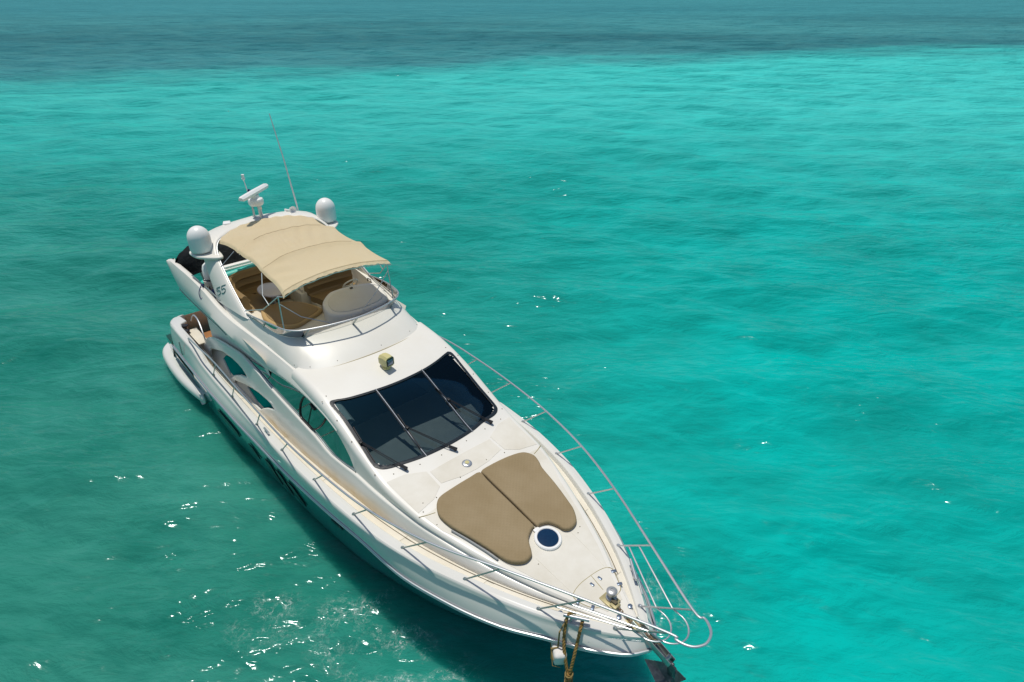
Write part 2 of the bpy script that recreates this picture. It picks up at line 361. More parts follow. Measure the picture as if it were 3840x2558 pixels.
# rub rail: two bright strips with a grey band between
for s in (-1, 1):
    m = MB(); m.tube([(x+.012, s*(yr(x)+.015), zr(x)+.02) for x in XS if x >= .8], .022, 8); ra = P(m.build('rub_rail', M['steel']))
    m = MB(); m.tube([(x, s*(yr(x)+.012), zr(x)-.03) for x in XS if x >= .8], .016, 8); sub(m.build('rub_strip', M['wht']), ra)
    m = MB(); m.grid([[(x, s*(yr(x)+.006), zr(x)+.0), (x, s*(yr(x)+.012), zr(x)-.02)] for x in XS if x >= .8]); sub(m.build('rub_band', M['grey']), ra)
# ---------------- deck sheet
m = MB()
for s in (-1, 1):
    m.grid([[(x, s*t*max(ye(x)-.16, .0), zd(x)-.012) for t in (0, .25, .5, .75, 1)] for x in rng(3.0, 15.7, .2)])
deck = P(m.build('deck', M['deckw']))
for s in (-1, 1):
    for x0, x1 in ((3.3, 5.4), (5.5, 7.6), (7.7, 9.55), (9.65, 11.95), (12.1, 13.6), (13.72, 14.9)):
        m = MB(); xs = np.linspace(x0, x1, 14)
        m.grid([[(x, s*(toe_y(x)+.005+(ye(x)-.21-toe_y(x)-.005)*t), zd(x)-.008+.003) for t in np.linspace(0, 1, 4)] for x in xs])
        sub(m.build('nonskid_panel', M['cream']), deck)
    m = MB(); m.tube([(x, s*(toe_y(x)+.30*(ye(x)-.2-toe_y(x))), zd(x)-.002) for x in rng(3.3, 15.0, .2)], .006, 5)
    sub(m.build('deck_seam', M['line']), deck)
# ---------------- cabin side panels (with the two fin shaped openings aft)
def side_map(s, out=0.0):
    def f(p):
        x, z, wv = p
        t = (z-toe_z(x))/max(sil_z(x)-toe_z(x), .02)
        y = toe_y(x)+(sil_y(x)-toe_y(x))*t + .02*sin(pi*max(0, min(1, t)))*(1 if x > 7 else .3)
        return (x, s*(y-.03+wv+out), z)
    return f
A1 = [(2.98, 1.80), (3.15, 1.98), (3.46, 2.08), (3.8, 2.20), (4.15, 2.32), (4.5, 2.38), (4.85, 2.435), (5.2, 2.46), (5.5, 2.455), (5.68, 2.40), (5.74, 2.35), (5.6, 2.30), (5.3, 2.20), (5.05, 2.08), (4.75, 1.93), (4.45, 1.72), (4.2, 1.60), (3.6, 1.56), (3.1, 1.56), (2.95, 1.64)]
A2 = [(4.62, 1.66), (4.75, 1.78), (5.1, 1.90), (5.5, 2.03), (5.95, 2.16), (6.4, 2.24), (6.8, 2.27), (7.1, 2.26), (7.2, 2.23), (7.0, 2.14), (6.75, 2.03), (6.45, 1.86), (6.25, 1.72), (5.6, 1.67), (5.0, 1.655)]
tx = rng(2.4, 15.6, .2)
outl = [(x, toe_z(x)-.03) for x in tx]+[(x, sil_z(x)) for x in tx[::-1]]
m0 = plate_mb(outl, [A1, A2], th=.06, bev=.026, res=3, cuts={'u': rng(2.6, 15.4, .2), 'v': rng(1.6, 2.8, .15)})
side_panels = {}
for s in (-1, 1):
    mm = MB(); mm.v = [v.copy() for v in m0.v]; mm.f = list(m0.f); mm.mapv(side_map(s))
    side_panels[s] = P(mm.build('side_panel', M['stain'], angle=35))
# sill ledge -> window foot, pillar band, roof, windscreen slope and foredeck as one skin (hole where the windscreen sits)
WS = [(9.28, -1.43), (9.285, -1.34), (9.38, -1.07), (9.47, -.56), (9.51, -.04), (9.48, .53), (9.40, .95), (9.29, 1.30), (9.285, 1.38), (9.38, 1.43), (9.78, 1.41), (10.33, 1.40), (10.78, 1.405), (10.93, 1.36), (11.02, 1.20), (11.06, .87), (11.13, .54), (11.17, 0), (11.14, -.56), (11.06, -.98), (10.97, -1.30), (10.86, -1.43), (10.73, -1.465), (10.32, -1.45), (9.74, -1.44), (9.38, -1.465)]
def inside(poly, x, y):
    c = False; n = len(poly)
    for i in range(n):
        x1, y1 = poly[i]; x2, y2 = poly[i-1]
        if (y1 > y) != (y2 > y) and x < (x2-x1)*(y-y1)/(y2-y1)+x1: c = not c
    return c
WSin = [(10.2+(x-10.2)*.955, y*.955) for x, y in WS]
def skin_row(x, s, part):
    sy, sz, ey = sh_y(x), sh_z(x), ed_y(x); ez = zt(x, ey)
    r = []
    if part == 'low':
        return [(x, s*(sil_y(x)-.03), sil_z(x)-.004), (x, s*(sil_y(x)-.05), sil_z(x)-.012), (x, s*(wb_y(x)-.004), wb_z(x)-.004), (x, s*(wb_y(x)-.03), wb_z(x)-.012)]
    if x < 10.35: r = [(x, s*(wt_y(x)-.05), wt_z(x)-.01), (x, s*(wt_y(x)-.004), wt_z(x)+.0), (x, s*(wt_y(x)+.012), wt_z(x)+.02)]
    else: r = [(x, s*(sil_y(x)-.03), sil_z(x)-.004), (x, s*(sil_y(x)-.04), sil_z(x)+.002), (x, s*(sil_y(x)-.05), sil_z(x)+.01)]
    a = Vector(r[-1]); b = Vector((x, s*sy, sz)); c = Vector((x, s*ey, ez))
    for q in (.4, .75): r.append(tuple(a.lerp(b, q)))
    ctl = Vector((x, s*(sy-.005), ez-.02 if ez-.02 > sz else sz))
    for q in (0, .2, .4, .6, .8, 1): r.append(tuple(b*(1-q)**2+ctl*2*q*(1-q)+c*q*q))
    for t in np.linspace(.965, -.0, 30): r.append((x, s*ey*t, zt(x, ey*t)))
    return r
m = MB()
xs = sorted(set(rng(8.0, 9.15, .1)+rng(9.15, 11.3, .035)+rng(11.3, 15.75, .12)+[15.75]))
for s in (-1, 1):
    b0 = len(m.f); m.grid([skin_row(x, s, 'up') for x in xs])
    keep = []
    for f in m.f[b0:]:
        c = sum((m.v[i] for i in f), Vector())/len(f)
        if not inside(WSin, c.x, c.y): keep.append(f)
        elif c.z < zt(c.x, c.y)-.06: keep.append(f)
    m.f = m.f[:b0]+keep
    m.grid([skin_row(x, s, 'up')[:3] for x in rng(6.0, 8.0, .2)])
    m.grid([skin_row(x, s, 'low') for x in rng(5.9, 10.35, .12)])
house = cabin = P(m.build('cabin', M['gel'], angle=30))
# inner hollow of the saloon (dark) with dashboard
m = MB(); m.box((7.6, 0, 1.75), (6.6, 2.8, .06)); m.box((10.95, 0, 2.05), (.06, 2.7, .9)); m.box((4.3, 0, 2.4), (.06, 2.8, 1.6))
sub(m.build('saloon_lining', M['inter']), cabin)
m = MB(); m.add([(10.1, -1.3, 2.45), (10.05, -.2, 2.52), (10.1, 1.3, 2.45), (11.15, 1.05, 2.52), (11.2, -1.05, 2.52), (10.75, 0, 2.6)], [(0, 1, 5, 4), (1, 2, 3, 5), (5, 3, 4)])
sub(m.build('dashboard', M['dash']), cabin)
m = MB(); m.add([(10.86, -1.25, 2.60), (11.15, -.75, 2.62), (11.0, -.35, 2.615), (11.12, 0.1, 2.62), (11.1, .55, 2.62), (10.98, .45, 2.615), (10.8, 1.3, 2.60), (11.05, 1.2, 2.61), (10.78, 1.0, 2.6)], [(0, 1, 2)]); m.v = m.v[:3]
sub(m.build('dashboard_mat', M['dashl']), cabin)
m = MB(); m.add([(11.12, 0.1, 2.62), (11.1, .55, 2.62), (10.98, .45, 2.615)], [(0, 1, 2)]); sub(m.build('dashboard_mat', M['dashl']), cabin)
m = MB(); m.add([(10.8, 1.3, 2.60), (11.05, 1.2, 2.61), (10.78, 1.0, 2.6)], [(0, 1, 2)]); sub(m.build('dashboard_mat', M['dashl']), cabin)
RING = [(9.29,0.97),(9.23,0.76),(9.15,0.55),(9.05,0.34),(8.94,0.15),(8.81,0.01),(8.68,-0.08),(8.56,-0.13),(8.45,-0.12),(8.37,-0.05),(8.31,0.07),(8.29,0.24),(8.29,0.44),(8.33,0.66),(8.40,0.88),(8.49,1.09)]
# side windows: glass strip between the two window edges, dark seal, steering wheel ring
for s in (-1, 1):
    m = MB(); m.grid([[Vector((x, s*(wb_y(x)-.012), wb_z(x)-.008)).lerp(Vector((x, s*(wt_y(x)-.012), wt_z(x)+.004)), t) for t in (0, .33, .66, 1)] for x in rng(5.95, 10.35, .1)])
    gw = P(m.build('side_window', M['glass_side']))
    m = MB(); m.tube([(x, s*(wb_y(x)-.004), wb_z(x)) for x in rng(5.95, 10.35, .1)], .010, 6); sub(m.build('window_seal', M['steel']), gw)
    m = MB(); m.tube([(x, s*(wt_y(x)-.004), wt_z(x)) for x in rng(5.95, 10.35, .1)], .008, 6); sub(m.build('window_seal', M['frit']), gw)
    def onwin(x, t): return Vector((x, s*(wb_y(x)-.002), wb_z(x))).lerp(Vector((x, s*(wt_y(x)-.002), wt_z(x))), t)
    ring = [onwin(x_, max(.0, min(1, t_))) for x_, t_ in RING]
    m = MB(); m.tube(catmull(ring, 3), .017, 6)
    m.tube([onwin(8.74, .80), onwin(8.63, .06)], .007, 5); m.tube([onwin(8.72, .93), onwin(8.79, .86), onwin(8.88, .86)], .03, 6)
    sub(m.build('steering_wheel', M['black']), gw)
# windscreen: seal ring, three panes, two bright mullions
wsm = catmull([(x, y, 0) for x, y in WS], 4, True); WSf = [(p.x, p.y) for p in wsm]
cx, cy = 10.2, 0
inner = [(cx+(x-cx)*.93, y*.955) for x, y in WSf]
m = plate_mb(WSf, [inner], th=.012, bev=.003, res=1, cuts={'u': rng(9.3, 11.2, .1), 'v': rng(-1.4, 1.4, .2)})
m.mapv(lambda p: (p[0], p[1], zt(p[0], p[1])+p[2]+.004))
wsf = P(m.build('windscreen_frame', M['frit'], angle=30))
full = [(cx+(x-cx)*.96, y*.975) for x, y in WSf]
def clip(poly, lo, hi):
    for bound, sg in ((lo, 1), (hi, -1)):
        out = []
        for i in range(len(poly)):
            a, b = poly[i-1], poly[i]; da, db = sg*(a[1]-bound), sg*(b[1]-bound)
            if (da >= 0) != (db >= 0): t = da/(da-db); out.append((a[0]+(b[0]-a[0])*t, bound))
            if db >= 0: out.append(b)
        poly = out
    return poly
for lo, hi in ((-2, -.545), (-.545, .545), (.545, 2)):
    pl = clip(full, lo, hi)
    m = plate_mb(pl, th=.006, bev=0, cuts={'u': rng(9.3, 11.2, .1), 'v': rng(-1.4, 1.4, .2)})
    m.mapv(lambda p: (p[0], p[1], zt(p[0], p[1])+p[2]-.012))
    P(m.build('windscreen_pane', M['glass_ws'], angle=30))
for y in (-.545, .545):
    m = MB(); m.grid([[(x, y-.03, zt(x, y)-.003), (x, y+.03, zt(x, y)-.003)] for x in rng(9.47, 11.14, .1)]); b = m.build('mullion', M['frit']); sub(b, wsf)
    m = MB(); m.tube([(x, y, zt(x, y)+.006) for x in rng(9.46, 11.14, .06)], .008, 6); sub(m.build('mullion_trim', M['steel']), wsf)
# wipers
for (px, py), (hx, hy), (tx_, ty_), (ux, uy) in (((11.21, -1.02), (10.32, -1.41), (9.98, -1.36), (10.75, -1.40)), ((11.37, -.02), (10.49, -.52), (10.15, -.50), (10.95, -.55)), ((11.19, 1.0), (10.34, .57), (9.98, .52), (10.66, .62))):
    base = Vector((px, py, zt(px, py)+.05)); h = Vector((hx, hy, zt(hx, hy)+.045)); d = (h-base).normalized(); n = Vector((-d.y, d.x, 0)).normalized()*.022
    m = MB(); m.tube([base+n, h+n*.6], .009, 6); m.tube([base-n, h-n*.6], .009, 6)
    m.tube([Vector((px+.06*-d.x*-1, py, zt(px, py)+.02)), base+Vector((0, 0, .02)), base+d*.16], .030, 8); m.box(h, (.09, .06, .04), bev=.01)
    wp = P(m.build('wiper', M['black']))
    m = MB(); a, b = Vector((tx_, ty_, zt(tx_, ty_)+.016)), Vector((ux, uy, zt(ux, uy)+.016)); m.tube([a, a.lerp(b, .5), b], .011, 6); sub(m.build('wiper_blade', M['black']), wp)
# foredeck markings: seams and nonskid areas
nsk = [(11.19, 1.44), (11.24, 1.1), (11.42, .75), (11.84, .76), (12.0, 1.0), (12.07, 1.38)]
for s in (-1, 1):
    pl = plate_mb([(x, s*y) for x, y in (nsk if s > 0 else nsk[::-1])], th=.004, cuts={'u': rng(11.3, 12, .15), 'v': rng(-1.4, 1.4, .2)})
    pl.mapv(lambda p: (p[0], p[1], zt(p[0], p[1])+p[2]+.003)); sub(pl.build('nonskid_panel', M['foredeck']), house)
pl = plate_mb([(11.46, -.70), (11.46, .70), (11.8, .70), (11.9, .3), (11.92, 0), (11.9, -.3), (11.8, -.70)], th=.004, cuts={'u': rng(11.5, 12, .15), 'v': rng(-.6, .6, .2)})
pl.mapv(lambda p: (p[0], p[1], zt(p[0], p[1])+p[2]+.003)); sub(pl.build('nonskid_panel', M['foredeck']), house)
fd = [(12.17, -1.34), (12.6, -1.27), (13.05, -1.07), (13.7, -.86), (14.4, -.59), (14.95, -.33), (15.28, -.17)]
fd = fd+[(a, -b) for a, b in fd[::-1]]
pl = plate_mb(fd, th=.004, cuts={'u': rng(12.2, 15.2, .15), 'v': rng(-1.2, 1.2, .15)})
pl.mapv(lambda p: (p[0], p[1], zt(p[0], p[1])+p[2]+.003)); sub(pl.build('nonskid_panel', M['foredeck']), house)
for s in (-1, 1):
    for pts, rr in ((((12.14, 1.42), (12.20, 1.28), (12.24, 1.15)), .008), (((13.95, .41), (14.3, .40), (14.70, .38)), .005)):
        m = MB(); m.tube([(x, s*y, zt(x, y)+.004) for x, y in pts], rr, 4); sub(m.build('deck_seam', M['seam'] if rr > .006 else M['deckw']), house)
# screw heads round the windscreen and roof
for x, y in [(9.2, -1.55), (9.12, -1.42), (9.15, 1.40), (9.45, 1.50), (10.0, 1.48), (10.5, 1.47), (10.95, 1.46), (11.15, 1.25), (11.2, .8), (11.25, .3), (11.27, -.3), (11.22, -.75), (11.12, -1.25), (10.95, -1.53), (10.2, -1.53), (9.7, -1.53), (11.95, -1.2), (12.0, -.95), (11.9, -.35), (11.85, .3), (11.9, .7), (14.05, -.45), (14.02, .5), (13.95, .62), (12.45, -1.27), (12.1, -1.3)]:
    m = MB(); m.ico((x, y, zt(x, y)+.002), .012, 1); sub(m.build('screw_head', M['line']), house)
# round vent, hatch
def onroof(x, y, dz=0):
    n = Vector((-(zt(x+.05, y)-zt(x-.05, y))/.1, -(zt(x, y+.05)-zt(x, y-.05))/.1, 1)).normalized()
    return Matrix.Translation((x, y, zt(x, y)+dz)) @ n.to_track_quat('Z', 'X').to_matrix().to_4x4()
T = onroof(11.71, -.05)
m = MB(); m.lathe([(.095, 0), (.095, .012), (.085, .022), (.06, .028), (.055, .035), (0, .036)], 28, T)
vent = P(m.build('deck_vent', M['steel']))
m = MB(); m.lathe([(.042, .037), (.04, .043), (0, .045)], 20, T); sub(m.build('vent_cap', M['beige']), vent)
T = onroof(13.80, 0)
m = MB(); m.lathe([(.235, 0), (.235, .03), (.22, .045), (.19, .045), (.18, .035), (.18, .0)], 40, T)
m.box(T @ Vector((.235, .04, .03)), (.06, .12, .03), bev=.006)
hat = P(m.build('deck_hatch', M['wht']))
m = MB(); m.lathe([(.185, .034), (.12, .044), (0, .048)], 40, T); sub(m.build('hatch_pane', M['glass_hatch']), hat)
# searchlight on the roof
lx, ly = 9.10, -.05; lz = zt(lx, ly)
m = MB(); m.lathe([(.085, 0), (.085, .03), (.05, .06), (.05, .09), (0, .09)], 16, Matrix.Translation((lx, ly, lz)))
prof = []
for k, (dx, wy, z0, z1) in enumerate(((-.17, .05, .14, .22), (-.13, .085, .09, .28), (-.05, .10, .07, .315), (.05, .105, .07, .32), (.13, .105, .08, .30))):
    prof.append([(lx+dx, ly-wy, lz+z0+.03), (lx+dx, ly-wy, lz+z1-.05), (lx+dx, ly-wy*.6, lz+z1), (lx+dx, ly+wy*.6, lz+z1), (lx+dx, ly+wy, lz+z1-.05), (lx+dx, ly+wy, lz+z0+.03), (lx+dx, ly+wy*.6, lz+z0), (lx+dx, ly-wy*.6, lz+z0)])
Rz = Matrix.Rotation(R(10), 4, 'Z'); c0 = Vector((lx, ly, lz))
prof = [[c0+Rz @ (Vector(p)-c0) for p in r] for r in prof]
b0 = len(m.v); m.grid(prof, cv=True); m.f.append(tuple(b0+k for k in range(8))); m.f.append(tuple(b0+32+k for k in range(8)))
sl = P(m.build('searchlight', M['beige'], angle=30))
m = MB(); m.box(c0+Rz @ Vector((.128, 0, .19)), (.012, .175, .17), Rz, .004); sub(m.build('lamp_frame', M['black']), sl)
m = MB(); m.box(c0+Rz @ Vector((.136, 0, .19)), (.008, .13, .12), Rz, .003); sub(m.build('lamp_lens', M['fit']), sl)

# ---------------- fly bridge
# side fairing that sweeps from the stern fin into the windscreen pillar
FX = [1.72, 1.9, 2.3, 3, 4, 4.8, 5.4, 6, 6.9, 7.6, 8.4, 9.2, 9.8]
f_by = CI(FX, [1.97, 1.98, 1.99, 2.0, 2.0, 1.98, 1.92, 1.82, 1.725, 1.655, 1.61, 1.585, 1.575])
f_bz = CI(FX, [3.95, 3.75, 3.44, 3.43, 3.44, 3.44, 3.30, 3.12, 3.08, 3.12, 3.145, 3.08, 2.94])
f_ty = CI(FX, [1.96, 1.95, 1.95, 1.93, 1.90, 1.86, 1.79, 1.71, 1.61, 1.55, 1.50, 1.47, 1.47])
f_tz = CI(FX, [4.06, 4.09, 4.10, 4.09, 4.02, 3.82, 3.68, 3.62, 3.56, 3.51, 3.44, 3.33, 3.14])
fairs = {}
for s in (-1, 1):
    m = MB(); rows = []
    for x in rng(1.72, 9.8, .12):
        by, bz, ty, tz = f_by(x), f_bz(x), f_ty(x), f_tz(x); h = tz-bz
        th = .15 if x < 5 else .15+.1*min(1, (x-5))
        r = [(by-.10, bz+.02), (by-.03, bz), (by, bz+.02), (by+.025, bz+h*.3), (by*.6+ty*.4+.03, bz+h*.6), (ty+.03, bz+h*.85), (ty+.0, tz-.012), (ty-.03, tz), (ty-th*.6, tz-.005), (ty-th*.85, tz-.03), (ty-th, tz-.08), (ty-th-.02, bz+.1)]
        rows.append([(x, s*a, b) for a, b in r])
    b0 = len(m.v); m.grid(rows, cv=True); n = 12
    m.f.append(tuple(b0+k for k in range(n)))
    fairs[s] = P(m.build('side_fairing', M['gel'], angle=30))
for s in (-1, 1):
    m = MB(); m.tube([(x, s*(f_by(x)+.005), f_bz(x)-.004) for x in rng(2.3, 5.4, .2)], .013, 6); sub(m.build('fairing_trim', M['steel_d']), fairs[s])
    m = MB(); m.grid([[(x, s*1.70, 2.2), (x, s*1.70, 2.9), (x, s*1.74, 3.3), (x, s*1.80, 3.46)] for x in rng(3.0, 7.0, .2)]); sub(m.build('inner_wall', M['gel']), fairs[s])
# fly deck slab
slab = [(1.95, -1.86), (4.8, -1.83), (6.5, -1.5), (8.3, -1.3), (8.3, 1.3), (6.5, 1.5), (4.8, 1.83), (1.95, 1.86)]
m = plate_mb(slab, th=.10, bev=.03); m.mapv(lambda p: (p[0], p[1], p[2]+3.26)); flyd = P(m.build('flybridge_deck', M['deckw']))
# coaming: U shaped loft (outer foot -> top -> inner wall)
half = [  # lower outer (x,y,z), top outer, top inner, inner foot
    ((4.3, 1.70, 3.78), (4.3, 1.62, 3.98), (4.3, 1.52, 3.98), (4.3, 1.48, 3.3)),
    ((5.0, 1.74, 3.70), (5.0, 1.60, 3.95), (5.0, 1.50, 3.95), (5.0, 1.45, 3.3)),
    ((5.8, 1.68, 3.58), (5.8, 1.55, 3.91), (5.8, 1.45, 3.91), (5.8, 1.42, 3.3)),
    ((6.6, 1.60, 3.54), (6.6, 1.47, 3.89), (6.6, 1.37, 3.89), (6.55, 1.34, 3.3)),
    ((7.4, 1.54, 3.50), (7.15, 1.38, 3.89), (7.1, 1.27, 3.89), (7.0, 1.24, 3.3)),
    ((8.02, 1.48, 3.46), (7.45, 1.22, 3.89), (7.35, 1.13, 3.89), (7.2, 1.1, 3.3)),
    ((8.22, 1.36, 3.48), (7.56, 1.06, 3.89), (7.44, 1.0, 3.89), (7.3, .98, 3.3)),
    ((8.36, 1.15, 3.50), (7.63, .82, 3.895), (7.5, .78, 3.895), (7.36, .78, 3.3)),
    ((8.50, .7, 3.525), (7.70, .45, 3.90), (7.57, .43, 3.90), (7.42, .42, 3.3)),
    ((8.565, 0, 3.54), (7.74, 0, 3.905), (7.6, 0, 3.905), (7.45, 0, 3.3))]
ctrl = [[Vector((q[0], -q[1], q[2])) for q in st] for st in half]+[[Vector(q) for q in st] for st in half[-2::-1]]
rails = [catmull([st[k] for st in ctrl], 6) for k in range(4)]
rows = []
for a, b, c, d in zip(*rails):
    r = [Vector((a.x, a.y, a.z-.06)), a]
    out = Vector((b.x-d.x, b.y-d.y, 0)).normalized() if (Vector((b.x-d.x, b.y-d.y, 0))).length > .01 else Vector((0, 0, 0))
    for q in (.2, .4, .6, .8, .92): p = a.lerp(b, q); p.z += .045*sin(pi*q); r.append(p)
    r += [b, b+Vector((0, 0, .008)), b.lerp(c, .6)+Vector((0, 0, .008)), c, c+Vector((0, 0, -.03)), d]
    rows.append(r)
m = MB(); m.grid(rows); coam = P(m.build('flybridge_coaming', M['gel'], angle=35))
seam = rails[0][18:-18]
m = MB(); m.tube([p+Vector((.004, 0, .006)) for p in seam], .009, 5); sub(m.build('coaming_seam', M['seam']), coam)
for i in range(20, len(rails[0])-20, 9):
    p = rails[0][i].lerp(rails[1][i], .12); m = MB(); m.ico((p.x, p.y, p.z+.017), .010, 1); sub(m.build('screw_head', M['line']), coam)
# inner ledge in front of the cockpit of the fly bridge
led = [(5.25, -1.46), (6.6, -1.36), (7.1, -1.25), (7.36, -1.0), (7.5, -.5), (7.55, 0), (7.5, .5), (7.36, 1.0), (7.1, 1.25), (6.6, 1.35), (6.45, .35), (6.45, -.05), (6.1, .05), (5.7, -.1), (5.35, -.5)]
m = plate_mb(led, th=.36, bev=.03); m.mapv(lambda p: (p[0], p[1], p[2]+3.50)); sub(m.build('forward_ledge', M['deckw']), coam)
padf = [(5.40, -1.05), (5.42, -.62), (5.62, -.30), (5.95, -.12), (6.32, -.03), (6.47, -.15), (6.62, -.50), (6.73, -.80), (6.62, -1.04), (6.36, -1.20), (5.9, -1.24)]
m = plate_mb(padf, th=.10, bev=.04, smooth_n=5); m.mapv(lambda p: (p[0], p[1], p[2]+3.715)); padb = P(m.build('lounge_cushion', M['tan']))
pin = [(6.02+(x-6.02)*.9, -.62+(y+.62)*.86) for x, y in padf]
m = plate_mb(pin, th=.02, bev=.008, smooth_n=5); m.mapv(lambda p: (p[0], p[1], p[2]+3.765)); sub(m.build('cushion_top', M['brown']), padb)
# settee (L shaped) with ribbed back
def rib_seat(name, path, prof, matl, parent=None):
    """sweep (offset, z) profile along a plan path; offset to the left of travel"""
    pts = catmull([(a, b, 0) for a, b in path], 5); rows = []
    for i, p in enumerate(pts):
        t = (pts[min(i+1, len(pts)-1)]-pts[max(i-1, 0)]).normalized(); n = Vector((-t.y, t.x, 0))
        rows.append([(p.x+n.x*o, p.y+n.y*o, z) for o, z in prof])
    mm = MB(); k = len(prof); b0 = len(mm.v); mm.grid(rows, cv=True); mm.f.append(tuple(range(b0, b0+k))); mm.f.append(tuple(range(b0+(len(rows)-1)*k, b0+len(rows)*k)))
    return mm
bk = [(0, 3.62), (-.05, 3.66), (-.06, 3.74), (-.03, 3.79), (-.07, 3.83), (-.08, 3.92), (-.04, 3.965), (-.08, 4.0), (-.10, 4.08), (-.16, 4.12), (-.24, 4.08), (-.24, 3.62)]
st = [(.02, 3.32), (.44, 3.32), (.50, 3.36), (.52, 3.58), (.48, 3.65), (.40, 3.67), (.1, 3.655), (-.02, 3.64)]
path = [(4.0, .55), (3.98, 0), (3.98, -.6), (4.05, -1.02), (4.4, -1.2), (4.9, -1.22), (5.3, -1.2)]
set_ = P(rib_seat('settee', path, bk, M['brown']).build('settee', M['brown']))
sub(rib_seat('s', path, st, M['brown']).build('settee_seat', M['brown']), set_)
m = MB(); m.lathe([(.06, 3.3), (.05, 3.34), (.045, 3.9), (.0, 3.9)], 14, Matrix.Translation((5.0, -.62, 0)))
tb = P(m.build('cockpit_table', M['steel']))
m = plate_mb([(.34*cos(a)*1.25+4.98, .30*sin(a)-.62) for a in np.linspace(0, 2*pi, 32, endpoint=False)], th=.05, bev=.02); m.mapv(lambda p: (p[0], p[1], p[2]+3.93)); sub(m.build('table_top', M['lilac']), tb)
# wet bar / stair hatch box
m = MB(); m.box((4.25, 1.0, 3.6), (.35, 1.1, .62), bev=.05); wb_ = P(m.build('wet_bar', M['deckw']))
m = MB(); m.box((4.75, .32, 3.5), (.9, .7, .4), bev=.04); sub(m.build('stair_hatch', M['deckw']), wb_)
m = MB(); m.box((4.55, .1, 3.52), (1.2, .04, .5), Matrix.Rotation(R(-4), 4, 'Z'), .01); sub(m.build('bar_door', M['cream']), wb_)
# helm seat
bkh = [(0, 3.62), (-.05, 3.67), (-.05, 3.78), (-.02, 3.82), (-.07, 3.86), (-.075, 3.98), (-.05, 4.02), (-.09, 4.05), (-.11, 4.14), (-.17, 4.17), (-.24, 4.12), (-.22, 3.62)]
hp = [(5.30, 1.36), (5.27, 1.0), (5.27, .5), (5.32, .16)]
hs_ = P(rib_seat('h', hp, bkh, 0).build('helm_seat', M['brown']))
sth = [(.0, 3.5), (.42, 3.48), (.52, 3.52), (.54, 3.6), (.48, 3.68), (.1, 3.655), (0, 3.63)]
sub(rib_seat('h', hp, sth, 0).build('seat_cushion', M['brown']), hs_)
m = MB(); m.box((5.5, .76, 3.40), (.5, 1.15, .22), bev=.02); sub(m.build('seat_base', M['cream']), hs_)
# helm console
con = [(6.30, .16), (6.22, .40), (6.25, .9), (6.42, 1.32), (6.62, 1.36), (7.16, 1.24), (7.34, .95), (7.38, .4), (7.28, -.02), (7.05, -.20), (6.6, -.12)]
def con_map(p):
    x, y, z = p; t = (x-6.2)/1.15
    return (x, y, 3.76+z*(1) + (.13*(1-t) if z > 0 else 0))
m = plate_mb(con, th=.34, bev=.06, res=3, smooth_n=4, cuts={'u': rng(6.3, 7.3, .15), 'v': rng(-.1, 1.3, .2)}); m.mapv(con_map); cons = P(m.build('helm_console', M['gel'], angle=30))
lid = [(6.85+(x-6.85)*.78, .58+(y-.58)*.84) for x, y in con]
m = plate_mb(lid, th=.02, bev=.008, smooth_n=4, cuts={'u': rng(6.3, 7.3, .15), 'v': rng(-.1, 1.3, .2)})
m.mapv(lambda p: (p[0], p[1], 3.935+p[2]+.13*(1-(p[0]-6.2)/1.15))); sub(m.build('console_cover', M['deckw']), cons)
m = MB(); m.box((6.42, .72, 4.07), (.04, .07, .03), bev=.005); sub(m.build('console_latch', M['line']), cons)
Tw = Matrix.Translation((6.12, .86, 4.02)) @ Matrix.Rotation(R(-52), 4, 'Y')
m = MB(); m.tube([Tw @ Vector((.19*cos(a), .19*sin(a), 0)) for a in np.linspace(0, 2*pi, 28, endpoint=False)], .017, 8, closed=True)
for a in (0.4, 2.5, 4.6): m.tube([Tw @ Vector((0, 0, -.03)), Tw @ Vector((.18*cos(a), .18*sin(a), 0))], .012, 6)
m.lathe([(.05, -.08), (.05, -.02), (.02, 0), (0, 0)], 14, Tw)
sub(m.build('steering_wheel', M['deckw']), cons)
m = MB(); m.tube([Vector((6.10, 1.33, 3.95)), (6.12, 1.33, 4.03), (6.24, 1.34, 4.03), (6.26, 1.34, 3.95)], .012, 6); sub(m.build('grab_handle', M['black']), cons)
# fly windscreen: bar, posts, acrylic
bar = [(5.7, 1.55, 3.92), (6.3, 1.53, 4.02), (6.9, 1.46, 4.10), (7.4, 1.37, 4.13), (7.64, 1.22, 4.14), (7.77, 1.02, 4.15), (7.93, .6, 4.17), (8.03, 0, 4.18)]
barp = [Vector((a, -b, c)) for a, b, c in bar]+[Vector(q) for q in bar[-2::-1]]
bars = catmull(barp, 6)
m = MB(); m.tube(bars, .016, 8)
fb = P(m.build('flybridge_rail', M['steel']))
base_r = rails[1]
def base_at(p):
    return min(base_r, key=lambda q: (q.x-p.x+.27*(abs(p.y) < 1.1))**2+(q.y-p.y)**2)
m = MB(); rows = []
for p in bars:
    if p.x > 5.75: q = base_at(p); rows.append([p-Vector((0, 0, .012)), p.lerp(q, .5), q+Vector((0, 0, .01))])
m.grid(rows); sub(m.build('wind_deflector', M['acryl']), fb)
for (ax, ay, az), (bx, by, bz) in (((7.57, 1.05, 3.89), (7.80, 1.0, 4.15)), ((7.75, 0, 3.91), (8.03, 0, 4.18)), ((6.55, 1.50, 3.90), (6.75, 1.49, 4.07))):
    for s in ((-1, 1) if ay else (1,)):
        a, b = Vector((ax, s*ay, az)), Vector((bx, s*by, bz)); d = (b-a); t = d.normalized(); n = Vector((0, 1, 0)) if ay < 1.3 else Vector((1, 0, 0))
        m = MB(); m.tube([a-n*.012, b-n*.012], .012, 6); m.tube([a+n*.012, b+n*.012], .012, 6); sub(m.build('rail_post', M['steel_d']), fb)

